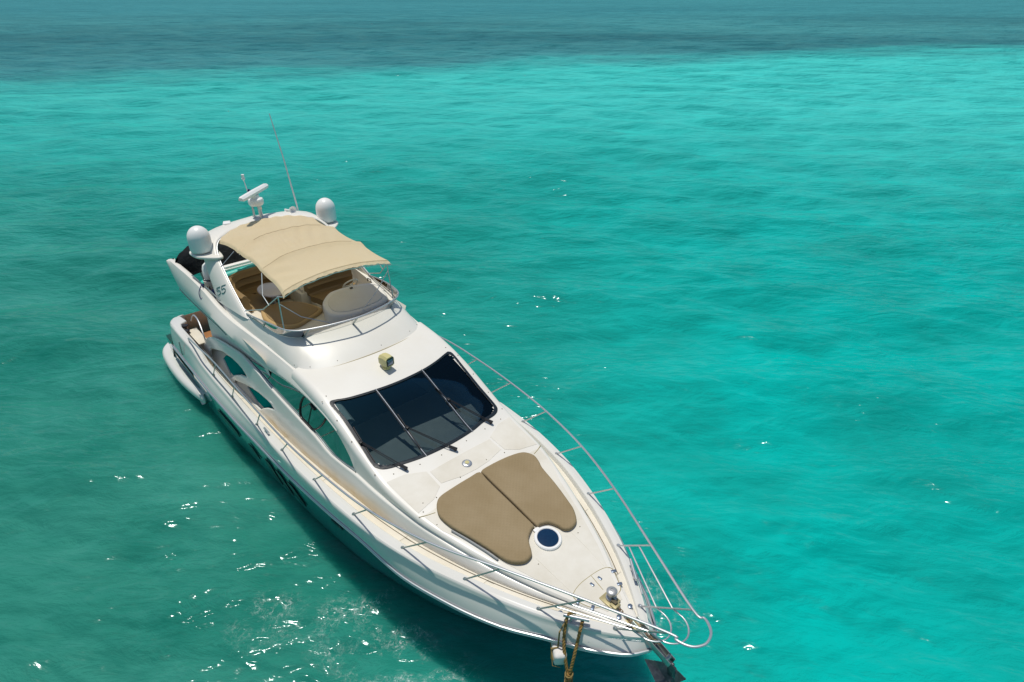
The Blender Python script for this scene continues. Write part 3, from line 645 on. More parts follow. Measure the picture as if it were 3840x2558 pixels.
# ---------------- radar arch
def arch_station(t):
    """t 0 (foot, starboard) .. 1 (centre); returns front point, rear point"""
    k = [0, .25, .5, .68, .78, .88, 1]
    fx = CI(k, [5.95, 5.0, 4.2, 3.86, 3.70, 3.5, 3.36])(t); rx = CI(k, [4.50, 4.12, 3.58, 3.16, 2.98, 2.86, 2.78])(t)
    fy = CI(k, [1.56, 1.50, 1.40, 1.25, 1.02, .6, 0])(t); ry = CI(k, [1.72, 1.66, 1.55, 1.38, 1.10, .62, 0])(t)
    fz = CI(k, [3.86, 4.34, 4.78, 4.96, 5.03, 5.06, 5.08])(t); rz_ = CI(k, [3.86, 4.3, 4.72, 4.90, 4.955, 4.985, 5.0])(t)
    return Vector((fx, fy, fz)), Vector((rx, ry, rz_))
rows = []; TS = np.linspace(0, 1, 22)
seq = [(t, -1) for t in TS]+[(t, 1) for t in TS[-2::-1]]
Fr, Re = [], []
for t, s in seq:
    a, b = arch_station(t); a = Vector((a.x, a.y*s, a.z)); b = Vector((b.x, b.y*s, b.z)); Fr.append(a); Re.append(b)
for i in range(len(seq)):
    tan = ((Fr[min(i+1, len(seq)-1)]+Re[min(i+1, len(seq)-1)])-(Fr[max(i-1, 0)]+Re[max(i-1, 0)])).normalized()
    c = (Re[i]-Fr[i]); n = c.cross(tan).normalized(); a, b = Fr[i], Re[i]; th = .055
    rows.append([a+n*th*.5+c*.02, a-c*.0, a-n*th*.5+c*.02, a-n*th+c*.15, a.lerp(b, .5)-n*th*1.1, b-n*th-c*.12, b-n*th*.4-c*.01, b, b+n*th*.4-c*.01, b+n*th-c*.12, a.lerp(b, .5)+n*th*1.1, a+n*th+c*.15])
m = MB(); m.grid(rows, cv=True); arch = P(m.build('radar_arch', M['gel'], angle=50))
for s in (-1, 1):
    pts = [Fr[i] if s < 0 else Fr[-1-i] for i in range(0, 17)]
    m = MB(); m.tube([p+Vector((.03, -s*.0, .0)) for p in pts], .014, 6); sub(m.build('arch_tube', M['steel']), arch)
# number on the arch side: the figure 55 in outline strokes
from mathutils.bvhtree import BVHTree
_bm = bmesh.new(); _bm.from_mesh(arch.data); arch_bvh = BVHTree.FromBMesh(_bm)
def on_arch(u, v):
    # u along both digits (0..1), v up the digits (0..1)
    o = Vector((4.72, -1.685, 4.05)); e1 = Vector((1, 0, 0)); e2 = Vector((0, .174, 1))
    p = o+(e1*.43+e2*.216)*u+(e1*-.078+e2*.152)*v
    h = arch_bvh.ray_cast(Vector((p.x, -3, p.z)), Vector((0, 1, 0)))[0]
    return (h if h else p)+Vector((0, -.003, 0))
m = MB()
for k in (0, .54):
    five = [(k+.44, 1.05), (k+.08, 1.05), (k+.04, .60), (k+.26, .66), (k+.40, .48), (k+.40, .22), (k+.24, .02), (k+.0, .10)]
    m.tube([on_arch(a*.85-.22, b*.95) for a, b in five], .0105, 6)
sub(m.build('number_mark', M['teald']), arch)
# satellite domes on brackets
for s in (-1, 1):
    prof = [(0, .0), (.14, .0), (.235, .03), (.25, .08), (.25, .34)]+[(.25*cos(a), .34+.28*sin(a)) for a in np.linspace(.12, pi/2-.01, 12)]+[(0, .62)]
    dc = (3.77, s*1.60, 4.80)
    m = MB(); m.lathe(prof, 32, Matrix.Translation(dc)); dome = m.build('satellite_dome', M['wht'], angle=60); sub(dome, arch)
    brk = [(3.45, -.30), (3.5, -.42), (3.62, -.48), (3.85, -.46), (4.05, -.38), (4.35, -.06), (4.3, .12), (3.6, .15), (3.42, -.1)]
    m = plate_mb([(a, s*(1.42+.0-b*.9)) for a, b in brk], th=.07, bev=.03, smooth_n=4); m.mapv(lambda p: (p[0], p[1], p[2]+4.76)); br = m.build('dome_bracket', M['gel']); sub(br, arch)
# radar scanner on its pedestal
rc = Vector((3.20, .06, 0))
m = MB()
for dx, dy in ((-.07, -.09), (-.07, .09), (.09, 0)): m.tube([rc+Vector((dx+.05, dy*1.1, 5.0)), rc+Vector((dx, dy, 5.42))], .028, 8)
m.box(rc+Vector((.02, .05, 5.36)), (.09, .09, .12), bev=.01)
rad = m.build('radar_mast', M['steel']); sub(rad, arch)
m = MB(); T = Matrix.Translation(rc+Vector((0, 0, 5.42)))
m.lathe([(.10, 0), (.16, .015), (.185, .06), (.185, .13), (.17, .17), (.11, .20), (.095, .27), (0, .27)], 24, T); sub(m.build('radar_base', M['wht']), arch)
Rz = Matrix.Rotation(R(129), 4, 'Z')
scan = [(-.60, -.045), (-.61, .02), (-.58, .05), (.58, .05), (.61, .02), (.60, -.045), (.56, -.06), (-.56, -.06)]
m = MB(); rows = []
for xx, sc in ((-.62, .7), (-.58, .95), (-.3, 1), (0, 1.05), (.3, 1), (.58, .95), (.62, .7)):
    rows.append([rc+Rz @ Vector((xx, y*sc, 5.745+z*sc)) for y, z in ((-.07, -.045), (-.08, .02), (-.03, .065), (.05, .06), (.085, 0), (.075, -.035))])
b0 = len(m.v); m.grid(rows, cv=True); m.f.append(tuple(range(6))); m.f.append(tuple(range(36, 42)))
scanner = m.build('radar_scanner', M['wht'], angle=35); sub(scanner, arch)
def text(name, body, size, Mx, matl, parent, ext=.003):
    cu = bpy.data.curves.new(name, 'FONT'); cu.body = body; cu.size = size; cu.extrude = ext; cu.align_x = 'CENTER'; cu.align_y = 'CENTER'
    ob = bpy.data.objects.new('tmp', cu); COL.objects.link(ob); dg = bpy.context.evaluated_depsgraph_get()
    me = bpy.data.meshes.new_from_object(ob.evaluated_get(dg)); bpy.data.objects.remove(ob); bpy.data.curves.remove(cu)
    me.transform(Mx); o = link(name, me, matl, parent, False); return o
# lettering on the forward face of the scanner
Tt = Matrix.Translation(rc+Rz @ Vector((-.36, .0835, 5.745))) @ Rz @ Matrix.Rotation(pi, 4, 'Z') @ Matrix.Rotation(R(78), 4, 'X')
text('scanner_lettering', 'Raymarine', .085, Tt, M['black'], arch)
# light pole with wrapped ensign behind the radar
m = MB(); m.tube([(2.95, .05, 5.0), (2.92, .03, 5.5), (2.88, -.02, 6.02)], .014, 8); m.lathe([(.02, 0), (.045, .02), (.045, .05), (.035, .06), (.038, .14), (0, .145)], 14, Matrix.Translation((2.88, -.02, 6.0)))
sub(m.build('light_pole', M['wht']), arch)
# GPS puck, horn pair, whip antenna
m = MB(); m.box((2.98, -.68, 5.03), (.26, .20, .06), Matrix.Rotation(R(-20), 4, 'Z'), .02); m.box((2.98, -.68, 5.075), (.22, .17, .04), Matrix.Rotation(R(-20), 4, 'Z'), .015); sub(m.build('antenna_box', M['wht']), arch)
for dy, L in ((.86, .34), (.99, .26)):
    T = Matrix.Translation((3.0, dy, 5.08)) @ Matrix.Rotation(R(80), 4, 'Y') @ Matrix.Rotation(R(-8 if dy < .9 else 10), 4, 'X')
    m = MB(); m.lathe([(0, -.05), (.025, -.05), (.025, .0), (.018, .02), (.022, L*.6), (.06, L*.95), (.09, L), (.075, L-.01), (.03, L*.8), (0, L*.7)], 18, T); m.box((2.99, dy, 5.02), (.07, .07, .08), bev=.01)
    sub(m.build('horn', M['wht']), arch)
m = MB(); m.tube([(2.95, 1.20, 4.98), (2.94, 1.19, 5.15)], .022, 8); m.tube([(2.94, 1.19, 5.15), (2.80, 1.12, 6.3), (2.62, 1.03, 7.42)], [.024, .019, .013], 8); sub(m.build('whip_antenna', M['wht']), arch)

# ---------------- bimini canopy
def bim(u, v):
    """u 0 rear .. 1 front, v -1 .. 1 across"""
    xr = 3.46-.0*v+.44*abs(v)**3.2; xf = 7.50-.08*(1-abs(v)**2)*1.0-.02; x = xr+(xf-xr)*u
    ym = (1.22+.10*sin(pi*u)-.14*sin(pi*u)*1.1+.05*u)
    z = 5.13-.13*abs(v)**2.2+.10*sin(pi*u)-.06*u-.02*u*abs(v)**2
    for c in (.33, .68): z += .030*math.exp(-((u-c)/.028)**2)             # hoops under the cloth
    sag = sin(pi*u/.33) if u < .33 else sin(pi*(u-.33)/.35) if u < .68 else sin(pi*(u-.68)/.32)
    z -= .045*sag*(1-.6*abs(v)); ym -= .05*sag
    z += .012*sin(16*u+3*v+2*sin(5*v))*(abs(v)**.7)*(1-u*.5)+.010*sin(46*v+14*u)*math.exp(-((u-.5)/.16)**2)*math.exp(-((v+.25)/.35)**2)
    z += .013*sin(52*u-9*v)*math.exp(-((v+.75)/.22)**2)*(.4+.6*sin(6*u)**2)+.012*sin(30*u+22*v)*math.exp(-((u-.45)/.2)**2)*math.exp(-((v-.3)/.4)**2)+.010*sin(26*v+30*u)*math.exp(-(u/.10)**2)
    z -= .05*max(0, abs(v)-.965)/.035
    if u > .972: z -= .05*(u-.972)/.028*(1+.12*sin(23*v)+.10*sin(57*v+1)); x += .006*sin(41*v)*(u-.972)/.028
    y = v*ym
    return Vector((x, y, z))
m = MB(); NU, NV = 130, 110
m.grid([[bim(i/NU, -1+2*j/NV) for j in range(NV+1)] for i in range(NU+1)])
bim_o = m.build('bimini_canopy', M['canvas'], angle=60); bim_o = P(bim_o)
m = MB()
for u in (.33, .68): m.tube([bim(u, v)-Vector((0, 0, .03)) for v in np.linspace(-1, 1, 24)], .009, 6)
for u in (.33, .68):
    for s in (-1, 1):
        if u > .5: m.tube([bim(u, s)-Vector((0, 0, .03)), (6.62, s*1.38, 4.62), (6.85, s*1.37, 4.47)], .011, 6)
# front hoop
fh = [Vector((7.20, s_*1.29, 4.77)) for s_ in (-1,)]+[bim(1, v)-Vector((.02, 0, .03)) for v in np.linspace(-.97, .97, 16)]+[Vector((7.20, 1.29, 4.77))]
m.tube(fh, .012, 6)
for s in (-1, 1):
    m.tube([(7.21, s*1.28, 4.78), (7.27, s*1.31, 3.9)], .014, 8)                       # struts at the forward corners
    m.tube([(7.2, s*1.28, 4.76), (6.6, s*1.42, 4.30), (5.75, s*1.54, 3.98)], .012, 6)
    m.tube([(7.23, s*1.29, 4.62), (7.25, s*.9, 4.2), (7.45, s*.35, 3.93)], .010, 6)
    m.tube([bim(.20, s)-Vector((0, 0, .05)), (4.5, s*1.49, 4.60)], .009, 6)
sub(m.build('bimini_frame', M['steel']), bim_o)
for u, va, vb in ((.33, -.62, .75), (.68, -.96, .80), (.975, -.98, .98)):
    m = MB(); m.tube([bim(u, v)+Vector((.012, 0, .004)) for v in np.linspace(va, vb, 50)], .0035, 4); sub(m.build('canopy_seam', M['seamc']), bim_o)

# ---------------- stern: quarters, transom, cockpit, platform
m = MB()
quart = [(.52, 2.04), (.47, 1.93), (.55, 1.80), (.98, 1.78), (1.05, 1.86), (1.10, 1.96), (1.3, 2.0), (2.3, 2.0), (3.0, 2.02), (3.4, 2.06), (3.4, 2.17), (1.2, 2.19), (.8, 2.18)]
for s in (-1, 1):
    pm = plate_mb([(a, s*b) for a, b in quart], th=.10, bev=.045, res=3); pm.mapv(lambda p: (p[0], p[1], p[2]+ze(max(.6, min(3.4, p[0])))-.03)); m.add(pm.v, pm.f)
# transom wall, raked
m.grid([[(.44-.6*(1-t)+.0*y, y, .5+(1.84-.5)*t) for t in (0, .3, .6, .85, 1)] for y in np.linspace(-1.90, 1.90, 13)])
for s in (-1, 1): m.grid([[(.44-.6*(1-t)+dx, s*(yy+.06*(1-t)), .5+(1.80-.5)*t) for t in (0, .3, .6, .85, 1)] for dx, yy in ((0, 1.90), (.03, 1.99), (.12, 2.10), (.4, 2.19))])
stern = P(m.build('stern_quarter', M['hull'], angle=40))
m = MB()
m.box((1.9, 0, 1.17), (2.6, 3.6, .06)); cock = P(m.build('cockpit_floor', M['teak']))
for s in (-1, 1):
    m = MB(); m.grid([[(x, s*1.95, z) for z in (1.1, 1.5, 1.86)] for x in (1.0, 2.0, 3.4)]); sub(m.build('cockpit_wall', M['cream']), cock)
m = MB(); m.box((1.35, 0.5, 1.5), (.5, 1.9, .6), bev=.06); sub(m.build('aft_bench', M['cream']), cock)
m = MB(); m.box((1.55, -1.78, 1.40), (1.05, .40, .50), bev=.04); sub(m.build('mooring_locker', M['cream']), cock)
# upright panel between cockpit and bench
m = plate_mb([(1.15, 1.2), (2.0, 1.2), (1.95, 1.95), (1.55, 2.1), (1.2, 2.15), (1.1, 2.1)], th=.07, bev=.025)
m.mapv(lambda p: (p[0]+.1, -.98+p[2]+(p[0]-1.1)*.35, p[1])); sub(m.build('bench_end', M['gel']), cock)
m = MB(); m.box((1.9, -.55, 1.95), (.5, .6, .05), bev=.02); m.box((2.05, -.9, 1.55), (.5, .08, .7), bev=.02); sub(m.build('bench_back', M['gel']), cock)
for px, py in ((1.2, -1.90), (1.55, -2.0)):
    m = MB(); m.lathe([(.09, 1.70), (.09, 1.73), (.045, 1.76), (.045, 1.84), (.085, 1.87), (.085, 1.90), (0, 1.91)], 16, Matrix.Translation((px, py*1.0, 0)))
    sub(m.build('mooring_winch', M['black']), stern)
m = MB(); m.tube(catmull([(1.05, -1.68, 1.9), (1.12, -1.60, 2.08), (1.5, -1.60, 2.06), (1.95, -1.66, 1.8), (2.1, -1.68, 1.45)], 5), .02, 8); sub(m.build('grab_rail', M['steel']), stern)
m = MB(); m.tube([(1.95, -2.30, 1.83), (2.0, -2.32, 1.45)], .018, 6); sub(m.build('fender_hook', M['steel_d']), stern)
# boarding steps with grip bars
m = MB(); m.box((2.98, -1.95, 1.50), (.75, .46, .10), bev=.02); m.box((2.72, -1.92, 1.36), (.3, .5, .14), bev=.02); stp = P(m.build('deck_step', M['cream']))
for k in range(3):
    m = MB(); m.box((2.75+.12*k, -2.02, 1.556), (.045, .20, .012)); sub(m.build('step_grip', M['line']), stp)
    m = MB(); m.box((3.25+.12*k, -1.72, 1.565), (.05, .18, .012)); sub(m.build('step_grip', M['line']), stp)
m = MB(); m.box((3.45, -1.7, 1.50), (.9, .42, .11), bev=.02); sub(m.build('step_tread', M['cream']), stp)
# recess behind the fin openings
for s in (-1, 1):
    m = MB(); m.grid([[(x, s*(1.86-.10*t-.25*min(1, t*2)), 1.57+.02*(x-4)+t*1.0) for t in (0, .05, .25, .5, 1)] for x in rng(2.7, 7.5, .3)])
    sub(m.build('recess_wall', M['recess']), side_panels[s])
    g1 = [(4.05, 2.12), (4.3, 2.32), (4.85, 2.46), (5.5, 2.48), (5.85, 2.38), (5.3, 2.12), (4.8, 1.84), (4.55, 1.78)]
    g2 = [(5.65, 2.03), (6.4, 2.28), (7.3, 2.28), (6.9, 2.02), (6.45, 1.80), (6.3, 1.82)]
    for g in ([(a-.24, b-.17) for a, b in g1], [(a-.24, b-.15) for a, b in g2]):
        pm = plate_mb(g if s < 0 else g[::-1], th=.01, cuts={'u': rng(4, 7.4, .3)}); pm.mapv(side_map(s, -.07)); sub(pm.build('fin_window', M['glass_fin']), side_panels[s])
        pm = MB(); fn = side_map(s, -.065); e = g[-1]; pm.tube([fn((g[0][0], g[0][1], 0)), fn((g[-1][0], g[-1][1], 0)), fn((g[-2][0], g[-2][1], 0)), fn((g[-3][0], g[-3][1], 0))], .03, 6)
        sub(pm.build('window_frame', M['grey']), side_panels[s])
# swim platform: bulbous wing wrapped round the stern
plo = [(-1.10, 0), (-1.10, 1.2), (-1.0, 1.85), (-.75, 2.22), (-.35, 2.42), (.4, 2.50), (1.4, 2.52), (2.2, 2.47), (2.75, 2.40), (3.0, 2.33), (2.95, 2.24), (2.6, 2.2), (0.2, 2.0), (0.2, 0)]
plo = plo+[(a, -b) for a, b in plo[-2:0:-1]]
m = plate_mb(plo, th=.34, bev=.15, res=5, smooth_n=3, cuts={'u': rng(-1, 2.9, .3)})
m.mapv(lambda p: (p[0], p[1], p[2]+.42+.05*max(0, min(1, (p[0]-.5)/2)))); plat = P(m.build('swim_platform', M['hull'], angle=50))
m = plate_mb([(-.95, -1.9), (.1, -2.0), (.1, 2.0), (-.95, 1.9)], th=.02, bev=.005); m.mapv(lambda p: (p[0], p[1], p[2]+.60)); sub(m.build('platform_deck', M['teak']), plat)
for s in (-1, 1):
    m = MB(); m.grid([[(x, s*(yr(x)+.02-.10*t), .98-.30*t+.12*(1-t)*(x/3)) for t in (0, .3, 1)]+[(x, s*2.27, .5)] for x in rng(.4, 2.5, .25)]); sub(m.build('platform_recess', M['grey']), plat)
# portholes along the hull sides
def hull_y(x, z):
    q = (z)/(zr(x)); q = max(0, min(1, q)); fl = q+(.10*sin(pi*q) if x < 8 else (.10-.28*min(1, (x-8)/5))*sin(pi*q)); return yw(x)+(yr(x)-yw(x))*fl
PH = [(5.25, 5.95, .70, .62), (6.30, 6.55, .80, .62), (7.25, 7.40, .98, .50), (7.66, 7.84, .98, .52), (8.08, 8.28, .98, .54), (9.98, 10.25, 1.22, 1.12)]
for s in (-1, 1):
    for a, b, zt_, zb_ in ((4.3, 5.65, .96, .72), (6.34, 6.62, 1.0, .72), (7.24, 7.56, 1.12, .50), (7.74, 8.08, 1.12, .53), (8.26, 8.60, 1.12, .57), (10.02, 10.38, 1.33, 1.20), (13.15, 13.55, 1.36, 1.26)):
        pts = []
        for k in range(20):
            an = 2*pi*k/20; cc, ss = cos(an), sin(an); cc = math.copysign(abs(cc)**.6, cc); ss = math.copysign(abs(ss)**.6, ss)
            pts.append(((a+b)/2+(b-a)/2*cc+(.12*ss*-1 if b-a < .36 else 0), (zt_+zb_)/2+(zt_-zb_)/2*ss))
        pm = plate_mb(pts, th=.02, bev=.006, cuts={'u': rng(a, b, .15)}); pm.mapv(lambda p: (p[0], s*(hull_y(p[0], p[1])+p[2]+.022), p[1])); sub(pm.build('porthole', M['port']), hull)

# ---------------- bow: rails, locker, windlass, cleats
st_base = [(15.52, .29, 2.05), (14.55, .93, 2.09), (13.40, 1.44, 2.12), (12.19, 1.82, 2.10), (10.95, 2.04, 2.085), (9.58, 2.13, 2.02), (8.25, 2.19, 1.96), (6.95, 2.20, 1.88), (5.42, 2.18, 1.81), (4.1, 2.16, 1.77)]
st_top = [(16.37, .27, 2.81), (15.29, .74, 2.84), (14.10, 1.27, 2.84), (12.90, 1.75, 2.76), (11.62, 2.07, 2.71), (10.35, 2.23, 2.70), (9.08, 2.31, 2.69), (7.79, 2.32, 2.67), (6.15, 2.25, 2.50), (4.78, 2.20, 2.42)]
loop = [(16.37, -.27), (16.48, -.285), (16.60, -.26), (16.70, -.20), (16.765, -.10), (16.785, .0), (16.75, .13), (16.67, .22), (16.55, .275), (16.37, .27)]
aft = [(3.4, 2.18, 2.26), (2.75, 2.15, 2.14), (2.35, 2.13, 2.06), (2.3, 2.12, 1.93)]
Lp = [Vector((a, -b, c)) for a, b, c in aft[::-1]]+[Vector((a, -b, c)) for a, b, c in st_top[::-1]]
Rp = [Vector((p.x, -p.y, p.z)) for p in Lp[::-1]]
top = catmull(Lp+[Vector((a, b, 2.81)) for a, b in loop[1:-1]]+Rp, 5)
m = MB(); m.tube(top, .019, 8); rail = P(m.build('guard_rail', M['steel']))
def lower_loop(z, xf, y0, start):
    f = (z-2.07)/(2.82-2.07)
    a = [Vector(p).lerp(Vector(q), f) for p, q in ((st_base[1], st_top[1]), (st_base[0], st_top[0]))]
    b = a[1]; pts = [Vector((q.x, -q.y, q.z)) for q in a]
    for k in np.linspace(0, pi, 19)[1:-1]: pts.append(Vector((b.x+.12+.30*sin(k), -.27*cos(k), b.z)))
    return pts+[Vector(q) for q in a[::-1]]
for z in (2.55, 2.32):
    m = MB(); m.tube(lower_loop(z, 0, 0, 0), .013, 8); sub(m.build('lower_rail', M['steel']), rail)
for s in (-1, 1):
    for i, ((a, b, c), (d, e, f)) in enumerate(zip(st_base, st_top)):
        m = MB(); A, B = Vector((a, s*b, c-.01)), Vector((d, s*e, f)); m.tube([A, B], .014, 8)
        m.lathe([(.035, 0), (.033, .02), (.022, .045), (.018, .05)], 12, Matrix.Translation(A) @ (B-A).to_track_quat('Z', 'Y').to_matrix().to_4x4()); sub(m.build('stanchion', M['steel_d'] if s < 0 else M['steel']), rail)
# anchor locker lid seam, hinges
loc = [(14.75, -.37), (14.70, -.18), (14.70, .08), (14.72, .28), (14.77, .42), (14.86, .45), (15.06, .35), (15.15, .28), (15.18, .17), (15.20, -.05), (15.14, -.24), (15.03, -.34), (14.84, -.41)]
def dz_(x, y): return max(zt(x, y), zd(x)) if abs(y) < ed_y(min(x, 15)) else zd(x)
lp = catmull([(a, b, 0) for a, b in loc], 4, True)
m = MB(); m.tube([(p.x, p.y, zt(p.x, p.y)+.002) for p in lp], .006, 5, closed=True); m.tube([(14.71, .08, zt(14.71, .08)+.002), (14.99, .05, zt(14.99, 0)+.002)], .006, 5)
lk = P(m.build('anchor_locker', M['seam']))
for hx, hy, a in ((14.87, .44, -.5), (15.08, .34, -.5), (14.82, .16, .4), (14.82, -.02, .4), (15.09, -.30, .5), (14.88, -.40, .5)):
    m = MB(); m.box((hx, hy, zt(hx, hy)+.008), (.05, .085, .016) if abs(hy) > .2 else (.075, .04, .016), Matrix.Rotation(a*(1 if abs(hy) > .2 else .2), 4, 'Z'), .006); sub(m.build('locker_hinge', M['fit']), lk)
for hx, hy in ((15.44, .16), (15.45, -.11), (14.80, -.70)):
    m = MB(); m.lathe([(.038, 0), (.038, .012), (.02, .018), (0, .018)], 16, Matrix.Translation((hx, hy, dz_(hx, hy)+.012)))
    sub(m.build('deck_filler', M['fit']), lk)
# windlass
wz = zt(15.16, .03)
m = MB(); m.box((15.17, -.0, wz+.01), (.26, .22, .03), bev=.012); m.box((15.50, -.02, zd(15.5)+.015), (.52, .12, .03), bev=.01); m.box((15.30, -.03, wz+.03), (.12, .13, .06), bev=.01)
wl = P(m.build('windlass', M['bronze']))
m = MB(); m.lathe([(.085, .02), (.085, .06), (.055, .08), (.055, .12), (.08, .14), (.085, .19), (.07, .205), (.03, .21), (.03, .20), (0, .20)], 24, Matrix.Translation((15.17, .03, wz))); sub(m.build('windlass_drum', M['drum']), wl)
m = MB(); m.box((15.27, -.02, wz+.07), (.10, .06, .05), bev=.01); m.lathe([(.05, 0), (.05, .03), (0, .03)], 14, Matrix.Translation((15.17, .03, wz+.02))); sub(m.build('chain_wheel', M['line']), wl)
# cleats: horn bars on two feet
for s in (-1, 1):
    a, b = Vector((14.93, s*.775, 2.19)), Vector((15.24, s*.545, 2.17)); d = (b-a)
    m = MB(); m.tube([a, b], .026, 10)
    for t in (.3, .72): q = a+d*t; m.tube([q, q-Vector((0, 0, .10))], .02, 8)
    P(m.build('cleat', M['steel']))
    a, b = Vector((7.32, s*2.17, 1.97)), Vector((7.58, s*2.18, 1.985)); m = MB(); m.tube([a, b], .022, 8); m.tube([a.lerp(b, .3), a.lerp(b, .3)-Vector((0, 0, .08))], .018, 6); m.tube([a.lerp(b, .7), a.lerp(b, .7)-Vector((0, 0, .08))], .018, 6); P(m.build('cleat', M['steel']))
    m = MB(); m.tube([(15.14, s*.70, 2.09), (15.42, s*.48, 2.06)], .011, 6); P(m.build('chafe_bar', M['steel']))
    m = MB(); m.tube([(15.33, s*.64, 1.86), (15.62, s*.40, 1.88)], .014, 6); P(m.build('chafe_bar', M['steel']))
# bow roller
m = MB()
for s in (-1, 1): m.box((16.0, s*.055, 1.98), (.75, .014, .12), Matrix.Rotation(R(18), 4, 'Y'), .004)
m.box((15.95, 0, 1.945), (.62, .11, .014), Matrix.Rotation(R(18), 4, 'Y'))
m.lathe([(.04, -.06), (.03, 0), (.04, .06)], 14, Matrix.Translation((16.28, 0, 1.9)) @ Matrix.Rotation(R(90), 4, 'X')); P(m.build('bow_roller', M['steel_d']))

# ------------------------------------------------------------------ loose things on the yacht
padL = [(12.06, -.03), (12.05, -.27), (12.05, -.61), (12.06, -.89), (12.12, -1.02), (12.25, -1.12), (12.42, -1.17), (12.71, -1.13), (13.01, -1.03), (13.36, -.93), (13.60, -.88), (13.75, -.83), (13.86, -.74), (13.93, -.61), (13.91, -.47), (13.83, -.40), (13.72, -.34), (13.62, -.26), (13.53, -.10), (13.50, -.035), (13.11, -.035), (12.58, -.035), (12.27, -.03)]
padR = [(12.06, .0), (12.04, .21), (12.06, .54), (12.11, .86), (12.18, 1.00), (12.32, 1.08), (12.49, 1.05), (12.64, .99), (13.04, .92), (13.51, .81), (13.67, .76), (13.84, .65), (13.91, .54), (13.92, .40), (13.86, .31), (13.75, .28), (13.61, .20), (13.55, .06), (13.53, -.005), (13.1, -.005), (12.5, -.005), (12.2, 0)]
for pl, lb in ((padL, 'tan quilted sun pad with a grey strip along its edge, on the rope side'), (padR, 'tan quilted foredeck sun pad without edge strip, on the side away from the rope')):
    m = plate_mb(pl, th=.085, bev=.036, res=4, smooth_n=3, cuts={'u': rng(12.1, 13.9, .08), 'v': rng(-1.1, 1.1, .08)})
    def pf(p):
        return (p[0], p[1], zt(p[0], p[1])+.048+p[2]+(.006*sin(5*p[0]+2*p[1])*cos(4*p[1]) if p[2] > 0 else 0))
    m.mapv(pf); o = m.build('sun_pad', M['pad'], angle=60); tag(o, lb, 'sun pad', 'sun pads on the foredeck')
    if pl is padL:
        st = MB(); st.tube([(x, y, zt(x, y)+.03) for x, y in ((12.71, -1.16), (13.0, -1.065), (13.35, -.97), (13.60, -.915))], .018, 6); sub(st.build('edge_strip', M['pvc']), o)
# tender lying athwart the aft fly deck
tn = empty('tender', 'small tender under a black cover on the aft flybridge deck, teal trim showing', 'dinghy', (2.9, 0, 3.31))
Tn = Matrix.Translation((-2.9, 0, -3.31))
def T_(o): o.parent = tn; o.data.transform(Tn); return o
m = MB(); rows = []
for y, hw, zb, zt2 in ((-1.32, .52, 3.34, 3.72), (-.8, .60, 3.32, 3.74), (0, .62, 3.32, 3.78), (.7, .52, 3.34, 3.86), (1.2, .32, 3.45, 3.94), (1.55, .05, 3.7, 4.0)):
    rows.append([(2.35-hw, y, zt2), (2.35-hw*.9, y, zb+.15), (2.35-hw*.4, y, zb), (2.35+hw*.4, y, zb), (2.35+hw*.9, y, zb+.15), (2.35+hw, y, zt2)])
m.grid(rows); m.f.append(tuple(range(6))); T_(m.build('tender_hull', M['pvc']))
for s in (-1, 1):
    m = MB(); m.tube(catmull([(2.35+s*.60, -1.62, 3.68), (2.35+s*.66, -.6, 3.74), (2.35+s*.66, .3, 3.77), (2.35+s*.50, 1.0, 3.86), (2.35+s*.06, 1.62, 3.96)], 6), [.06]+[.115]*23+[.08], 12); T_(m.build('tube', M['teal']))
m = MB(); rows = []
for y, hw, top_ in ((-1.86, .04, 4.20), (-1.76, .22, 4.30), (-1.5, .44, 4.42), (-1.2, .54, 4.40), (-.6, .56, 4.36), (.1, .56, 4.32), (.7, .50, 4.26), (1.2, .34, 4.16), (1.7, .05, 4.02)):
    rows.append([(2.20+hw*a, y+.04*sin(7*a+3*y), 3.86+(top_-3.86)*(1-abs(a)**2.2)+.025*sin(9*a+6*y)-.10*(y < -1.7)*abs(a)) for a in np.linspace(-1, 1, 17)])
m.grid(rows); T_(m.build('boat_cover', M['cover'], angle=70))
m = MB(); m.box((2.35, -.3, 3.83), (1.05, 2.3, .05), bev=.02); m.box((2.62, -.55, 3.88), (.45, .8, .07), bev=.03); T_(m.build('tender_deck', M['wht']))
om = MB(); om.lathe([(.05, 0), (.13, .02), (.155, .10), (.16, .26), (.14, .36), (.08, .42), (0, .43)], 20, Matrix.Translation((3.45, -1.50, 3.96)) @ Matrix.Rotation(R(-6), 4, 'X'))
om.lathe([(.10, 0), (.12, .1), (.14, .50), (.15, .54), (0, .54)], 18, Matrix.Translation((3.48, -1.53, 3.42)))
mot = T_(om.build('outboard_motor', M['wht']))
m = MB(); m.tube([Vector((3.45, -1.50, 3.97))+Vector((.158*cos(a), .158*sin(a), 0)) for a in np.linspace(0, 2*pi, 20, endpoint=False)], .012, 6, closed=True)
m.tube(catmull([(3.57, -1.58, 3.9), (3.62, -1.62, 3.7), (3.66, -1.62, 3.5)], 4), .012, 6); m.tube(catmull([(3.55, -1.60, 3.9), (3.56, -1.67, 3.72), (3.62, -1.66, 3.52)], 4), .012, 6)
c = m.build('motor_strap', M['black']); c.parent = mot; c.data.transform(Tn)
# blue cloth bag by the arch foot
m = MB(); m.ico((3.98, -1.62, 3.72), .16, 3, (1.1, .7, 1.15)); m.v = [v+Vector((.012*sin(31*v.z+9*v.x), .012*sin(23*v.x), .012*sin(27*v.y+19*v.x))) for v in m.v]
o = m.build('bag', M['blue']); tag(o, 'crumpled blue cloth bag beside the white outboard motor', 'bag')
